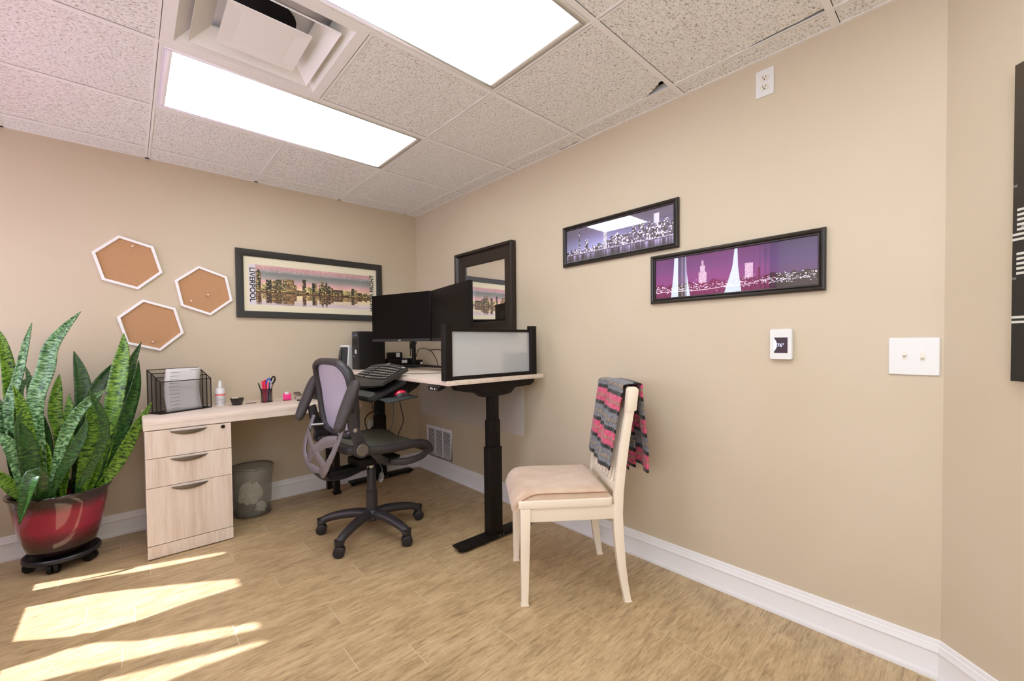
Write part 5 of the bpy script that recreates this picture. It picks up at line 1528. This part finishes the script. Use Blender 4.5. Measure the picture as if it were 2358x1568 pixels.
MB().tube([(-.225, -.16, .70), (-.285, -.19, .70)], .008, 8).build('support_bolt', M['silver'], CH, smooth=True)
MB().tube([(-.225, .16, .70), (-.285, .19, .70)], .008, 8).build('support_bolt', M['silver'], CH, smooth=True)
for s in (-1, 1):
    arm = MB()
    q = [(-.165, .605), (-.170, .640), (-.215, .745), (-.232, .815), (-.275, .800), (-.268, .735), (-.238, .640), (-.235, .600), (-.215, .575), (-.185, .575)]
    arm.prism(q, 'y', s * .248, s * .272); ao = arm.build('arm_plate', M['chpl'], CH, bev=.006)
    MB().cyl((-.200, s * .240, .606), (-.200, s * .282, .606), .042, n=32).build('arm_pivot', M['chpl'], ao, smooth=True)
    MB().cyl((-.200, s * .2822, .606), (-.200, s * .286, .606), .034, .031, n=32).build('pivot_cap', M['greymetal'], ao, smooth=True)
    MB().lathe([(.012, 0), (.011, .003), (.0, .0045)], (0, 0, 0), 18).build('bolt_cap', M['silver'], ao, smooth=True).matrix_local = Matrix.Translation((-.236, s * .2725, .72)) @ Matrix.Rotation(-s * math.pi / 2, 4, 'X')
    pad = catmull([(-.334, s * .270, .726), (-.322, s * .270, .752), (-.290, s * .270, .830), (-.252, s * .270, .920), (-.232, s * .270, .965), (-.222, s * .270, .990)], 24)
    rs = [.046 * max(.12, math.sin(math.pi * (i + .15) / 24.3)) ** .32 for i in range(25)]; fl = [.028 * max(.12, math.sin(math.pi * (i + .15) / 24.3)) ** .32 for i in range(25)]
    MB().tube(pad, rs, 14, flat=fl, up=(1, 0, 0)).build('armrest_pad', M['pad'], ao, smooth=True, ang=70)

# ------------------------------------------------------------------ cream dining chair
DC = thing('dining_chair', 'cream painted wooden chair with tan suede seat', 'chair', (-.449, -2.235, 0), math.radians(142.64))
M['cream'] = mat('cream_paint', lin(236, 222, 200), .38)
def post(prof, l0, l1, th):
    """prof: (front s, back s, z, l-centre, l-thick)"""
    vs = []
    for a, b_, z_, lc, lt in prof: vs += [(a, lc - lt / 2, z_), (a, lc + lt / 2, z_), (b_, lc + lt / 2, z_), (b_, lc - lt / 2, z_)]
    n = len(prof); fs = [(0, 1, 2, 3), tuple(4 * (n - 1) + k for k in range(4))]
    for i in range(n - 1):
        for k in range(4): fs.append((4 * i + k, 4 * i + (k + 1) % 4, 4 * i + 4 + (k + 1) % 4, 4 * i + 4 + k))
    return MB().add(vs, fs)
for s in (1, -1):
    post([(.250, .220, 0, s * .199, .030), (.252, .212, .25, s * .199, .040), (.253, .206, .440, s * .199, .046)], 0, 0, 0).build('leg', M['cream'], DC, bev=.003)
    zz = [0, .08, .16, .24, .32, .40, .50, .60, .70, .80, .90, .955]
    fe = [-.222, -.205, -.192, -.183, -.177, -.175, -.182, -.195, -.210, -.227, -.247, -.260]
    th = [.030, .034, .038, .042, .044, .044, .042, .040, .038, .036, .034, .032]
    post([(f_, f_ - t_, z_, s * (.217 - .017 * min(1, z_ / .45)), .032) for f_, t_, z_ in zip(fe, th, zz)], 0, 0, 0).build('back_post', M['cream'], DC, bev=.003)
    MB().b2(.21, -.19, s * .190, s * .210, .376, .442).build('side_apron', M['cream'], DC, bev=.001)
MB().b2(.218, .240, -.18, .18, .376, .442).build('front_apron', M['cream'], DC, bev=.001)
MB().b2(-.195, -.178, -.18, .18, .385, .45).build('rear_apron', M['cream'], DC, bev=.001)
MB().prism(rounded(-.172, .262, -.222, .222, .018), 'z', .4405, .474).build('seat_rail', M['cream'], DC, bev=.004)
sd, nt, bs, out = newmat('tan_suede')
v = world_vec(nt, (1, 1, 1)); n1 = noise(nt, v, 9, 4)
nt.links.new(ramp(nt, n1, [(.35, lin(190, 160, 134)), (.65, lin(206, 181, 157))]), bs.inputs['Base Color']); bs.inputs['Roughness'].default_value = .85; bs.inputs['Sheen Weight'].default_value = .3
def cush(u, v):
    l = (2 * u - 1); s = v
    x = -.160 + .436 * s
    wl = .208
    e = (1 - abs(l) ** 7) ** .5
    top = .500 + .020 * e * (1 - .25 * (2 * s - 1) ** 2)
    if s > .86:
        t_ = (s - .86) / .14
        x = -.160 + .436 * .86 + .075 * math.sin(t_ * math.pi / 2); top = top - .085 * (1 - math.cos(t_ * math.pi / 2)) - .005 * t_
    if s < .06: top -= .02 * (1 - s / .06) ** 2
    return (x, l * wl, max(top, .43))
b = MB(); b.grid(cush, 28, 36)
NU = 29; NV = 37
def cush_b(u, v):
    p = cush(u, v); return (min(p[0], .262), p[1], .4745 if v < .86 else .432)
off = NU * NV; b.grid(cush_b, 28, 36)
ed = [(i, 0) for i in range(NU)] + [(NU - 1, j) for j in range(1, NV)] + [(i, NV - 1) for i in range(NU - 2, -1, -1)] + [(0, j) for j in range(NV - 2, 0, -1)]
ids = [j * NU + i for i, j in ed]
b.f += [(ids[k], ids[(k + 1) % len(ids)], off + ids[(k + 1) % len(ids)], off + ids[k]) for k in range(len(ids))]
cu = b.build('cushion', sd, DC, smooth=True, ang=55)
pts = [(-.155, .209, .501), (.0, .2095, .501), (.14, .2095, .503), (.20, .2095, .497), (.25, .209, .47), (.272, .206, .44)]
for s in (1, -1): MB().tube(catmull([(p[0], s * p[1], p[2]) for p in pts], 24), .0022, 6).build('piping', mat('tan_piping', lin(160, 116, 84), .8), cu, smooth=True)
# back: crest rail and slats
def bs_(z_): return float(np.interp(z_, zz, [f_ - t_ / 2 for f_, t_ in zip(fe, th)]))
def bow(l): return -.022 * (1 - (l / .2) ** 2)
cr_ = MB()
vs, fs = [], []
for k in range(17):
    l = -.215 + .43 * k / 16; b0 = bow(max(-.2, min(.2, l)))
    for z_, ds in ((.870, .017), (.962, .014), (.970, .006), (.970, -.006), (.962, -.014), (.870, -.017)): vs.append((bs_(min(z_, .955)) + ds + b0, l, z_))
for k in range(16):
    for a in range(6): fs.append((6 * k + a, 6 * k + (a + 1) % 6, 6 * k + 6 + (a + 1) % 6, 6 * k + 6 + a))
fs += [tuple(range(6)), tuple(96 + a for a in range(6))]
cr_.add(vs, fs).build('crest_rail', M['cream'], DC, smooth=True, ang=40)
MB().prism([(-.284, .870), (-.238, .862), (-.247, .968), (-.257, .978), (-.285, .978), (-.296, .966)], 'y', .178, .2205).build('crest_end', M['cream'], DC, bev=.006)
MB().b2(-.212, -.188, -.185, .185, .485, .52).build('lower_back_rail', M['cream'], DC, bev=.002)
for k in range(8):
    l = -.155 + .31 * k / 7
    P = [(bs_(z_) + bow(l) * (z_ - .5) / .4, l, z_) for z_ in (.51, .62, .74, .88)]
    MB().tube(P, .0095, 4, flat=.009, up=(0, 1, 0)).build('slat', M['cream'], DC)

# ------------------------------------------------------------------ crochet blanket over the chair back
BL = thing('crochet_blanket', 'striped pink, grey and black crochet blanket draped over the cream chair', 'blanket', (-.449, -2.235, 0), math.radians(142.64))
def blanket_mat(name):
    mt, nt, bs, out = newmat(name)
    uv = nt.nodes.new('ShaderNodeUVMap'); sx = nt.nodes.new('ShaderNodeSeparateXYZ'); nt.links.new(uv.outputs[0], sx.inputs[0])
    U, Vv = sx.outputs[0], sx.outputs[1]
    vr = nt.nodes.new('ShaderNodeTexVoronoi'); mp = nt.nodes.new('ShaderNodeMapping'); mp.inputs['Scale'].default_value = (95, 95, 1)
    nt.links.new(uv.outputs[0], mp.inputs['Vector']); nt.links.new(mp.outputs[0], vr.inputs['Vector']); vr.inputs['Scale'].default_value = 1.0
    # wobble the stripe edges stitch by stitch
    st = math_node(nt, 'MULTIPLY', math_node(nt, 'SINE', math_node(nt, 'MULTIPLY', U, 700.0)), .0022)
    vv = math_node(nt, 'ADD', Vv, st)
    ph = math_node(nt, 'FRACT', math_node(nt, 'DIVIDE', vv, .170))
    pink, grey, blk = lin(236, 92, 128), lin(134, 134, 138), lin(28, 24, 24)
    cr = nt.nodes.new('ShaderNodeValToRGB'); cr.color_ramp.interpolation = 'CONSTANT'
    e = cr.color_ramp.elements
    stops = [(0, blk), (.11, grey), (.20, lin(120, 122, 128)), (.30, grey), (.41, grey), (.50, blk), (.61, pink), (.72, lin(226, 84, 118)), (.82, pink), (.90, pink)]
    while len(e) < len(stops): e.new(.5)
    for k, (p, c) in enumerate(stops): e[k].position = p; e[k].color = c
    nt.links.new(ph, cr.inputs['Fac'])
    # multicolour yarn row in the middle of each stripe
    m2 = math_node(nt, 'FRACT', math_node(nt, 'MULTIPLY', math_node(nt, 'DIVIDE', vv, .170), 2.0))
    rowm = math_node(nt, 'MULTIPLY', math_node(nt, 'GREATER_THAN', m2, .52), math_node(nt, 'LESS_THAN', m2, .66))
    n = noise(nt, mp.outputs[0], 1.3, 2)
    mc = nt.nodes.new('ShaderNodeValToRGB'); mc.color_ramp.interpolation = 'CONSTANT'; e = mc.color_ramp.elements
    cols = [lin(60, 50, 60), lin(210, 190, 160), lin(190, 120, 80), lin(70, 110, 100), lin(220, 200, 110), lin(200, 90, 90)]
    while len(e) < 6: e.new(.5)
    for k, c in enumerate(cols): e[k].position = .30 + .07 * k if k else 0; e[k].color = c
    nt.links.new(n, mc.inputs['Fac'])
    c = mixc(nt, math_node(nt, 'MULTIPLY', rowm, .75), cr.outputs[0], mc.outputs[0])
    dk = ramp(nt, vr.outputs['Distance'], [(.0, (1.08, 1.08, 1.08, 1)), (.75, (.55, .55, .55, 1))])
    c = mixc(nt, 1.0, c, dk, 'MULTIPLY')
    nt.links.new(c, bs.inputs['Base Color']); bs.inputs['Roughness'].default_value = .95; bs.inputs['Sheen Weight'].default_value = .2
    inv = math_node(nt, 'SUBTRACT', 1.0, vr.outputs['Distance'])
    bumpn(nt, inv, bs, .9, .004)
    return mt
M['blanket'] = blanket_mat('striped_crochet')
def drape(l, v, step):
    """v: metres along the cloth measured from the crest, negative in front"""
    out_ = .014 + .010 * math.sin(l * 34) * min(1, abs(v) * 5) + step
    top = .984 + step * .6
    r = .022
    if v < -.03:
        z_ = top - .012 - (-v - .03); return (bs_(max(.5, min(z_, .955))) + r + out_ + bow(max(-.2, min(.2, l))) * max(0, (z_ - .5) / .4), l, z_)
    if v > .03:
        z_ = top - .012 - (v - .03); sp_ = .032 * min(1, (v - .03) / .30) ** 1.2
        return (bs_(.93) - r - out_ - sp_ + bow(max(-.2, min(.2, l))), l, z_)
    a = v / .03 * math.pi / 2
    return (bs_(.955) + bow(max(-.2, min(.2, l))) - math.sin(a) * (r + out_), l, top - .012 * (1 - math.cos(a)) )
def sheet(l0, l1, vf, vb, step, phase, tilt=0.0):
    b = MB()
    def fn(u, t_):
        v = -vf + (vf + vb) * t_
        l = l0 + (l1 - l0) * u
        if v < 0: l += -.010 * (-v) / .4
        x, y, z_ = drape(l, v + tilt * (u - .5), step)
        return (x, y, z_)
    b.grid(fn, 30, 90, lambda u, t_: (l0 + (l1 - l0) * u, phase + -vf + (vf + vb) * t_))
    return b
sheet(-.218, .0, .405, .46, .002, .065, .0).build('far_layer', M['blanket'], BL, smooth=True, ang=80, solid=.008)
sheet(-.07, .178, .425, .442, .014, .085, .0).build('near_layer', M['blanket'], BL, smooth=True, ang=80, solid=.008)
sheet(-.16, -.09, -.35, .50, .004, .027, .0).build('corner_tail', M['blanket'], BL, smooth=True, ang=80, solid=.008)
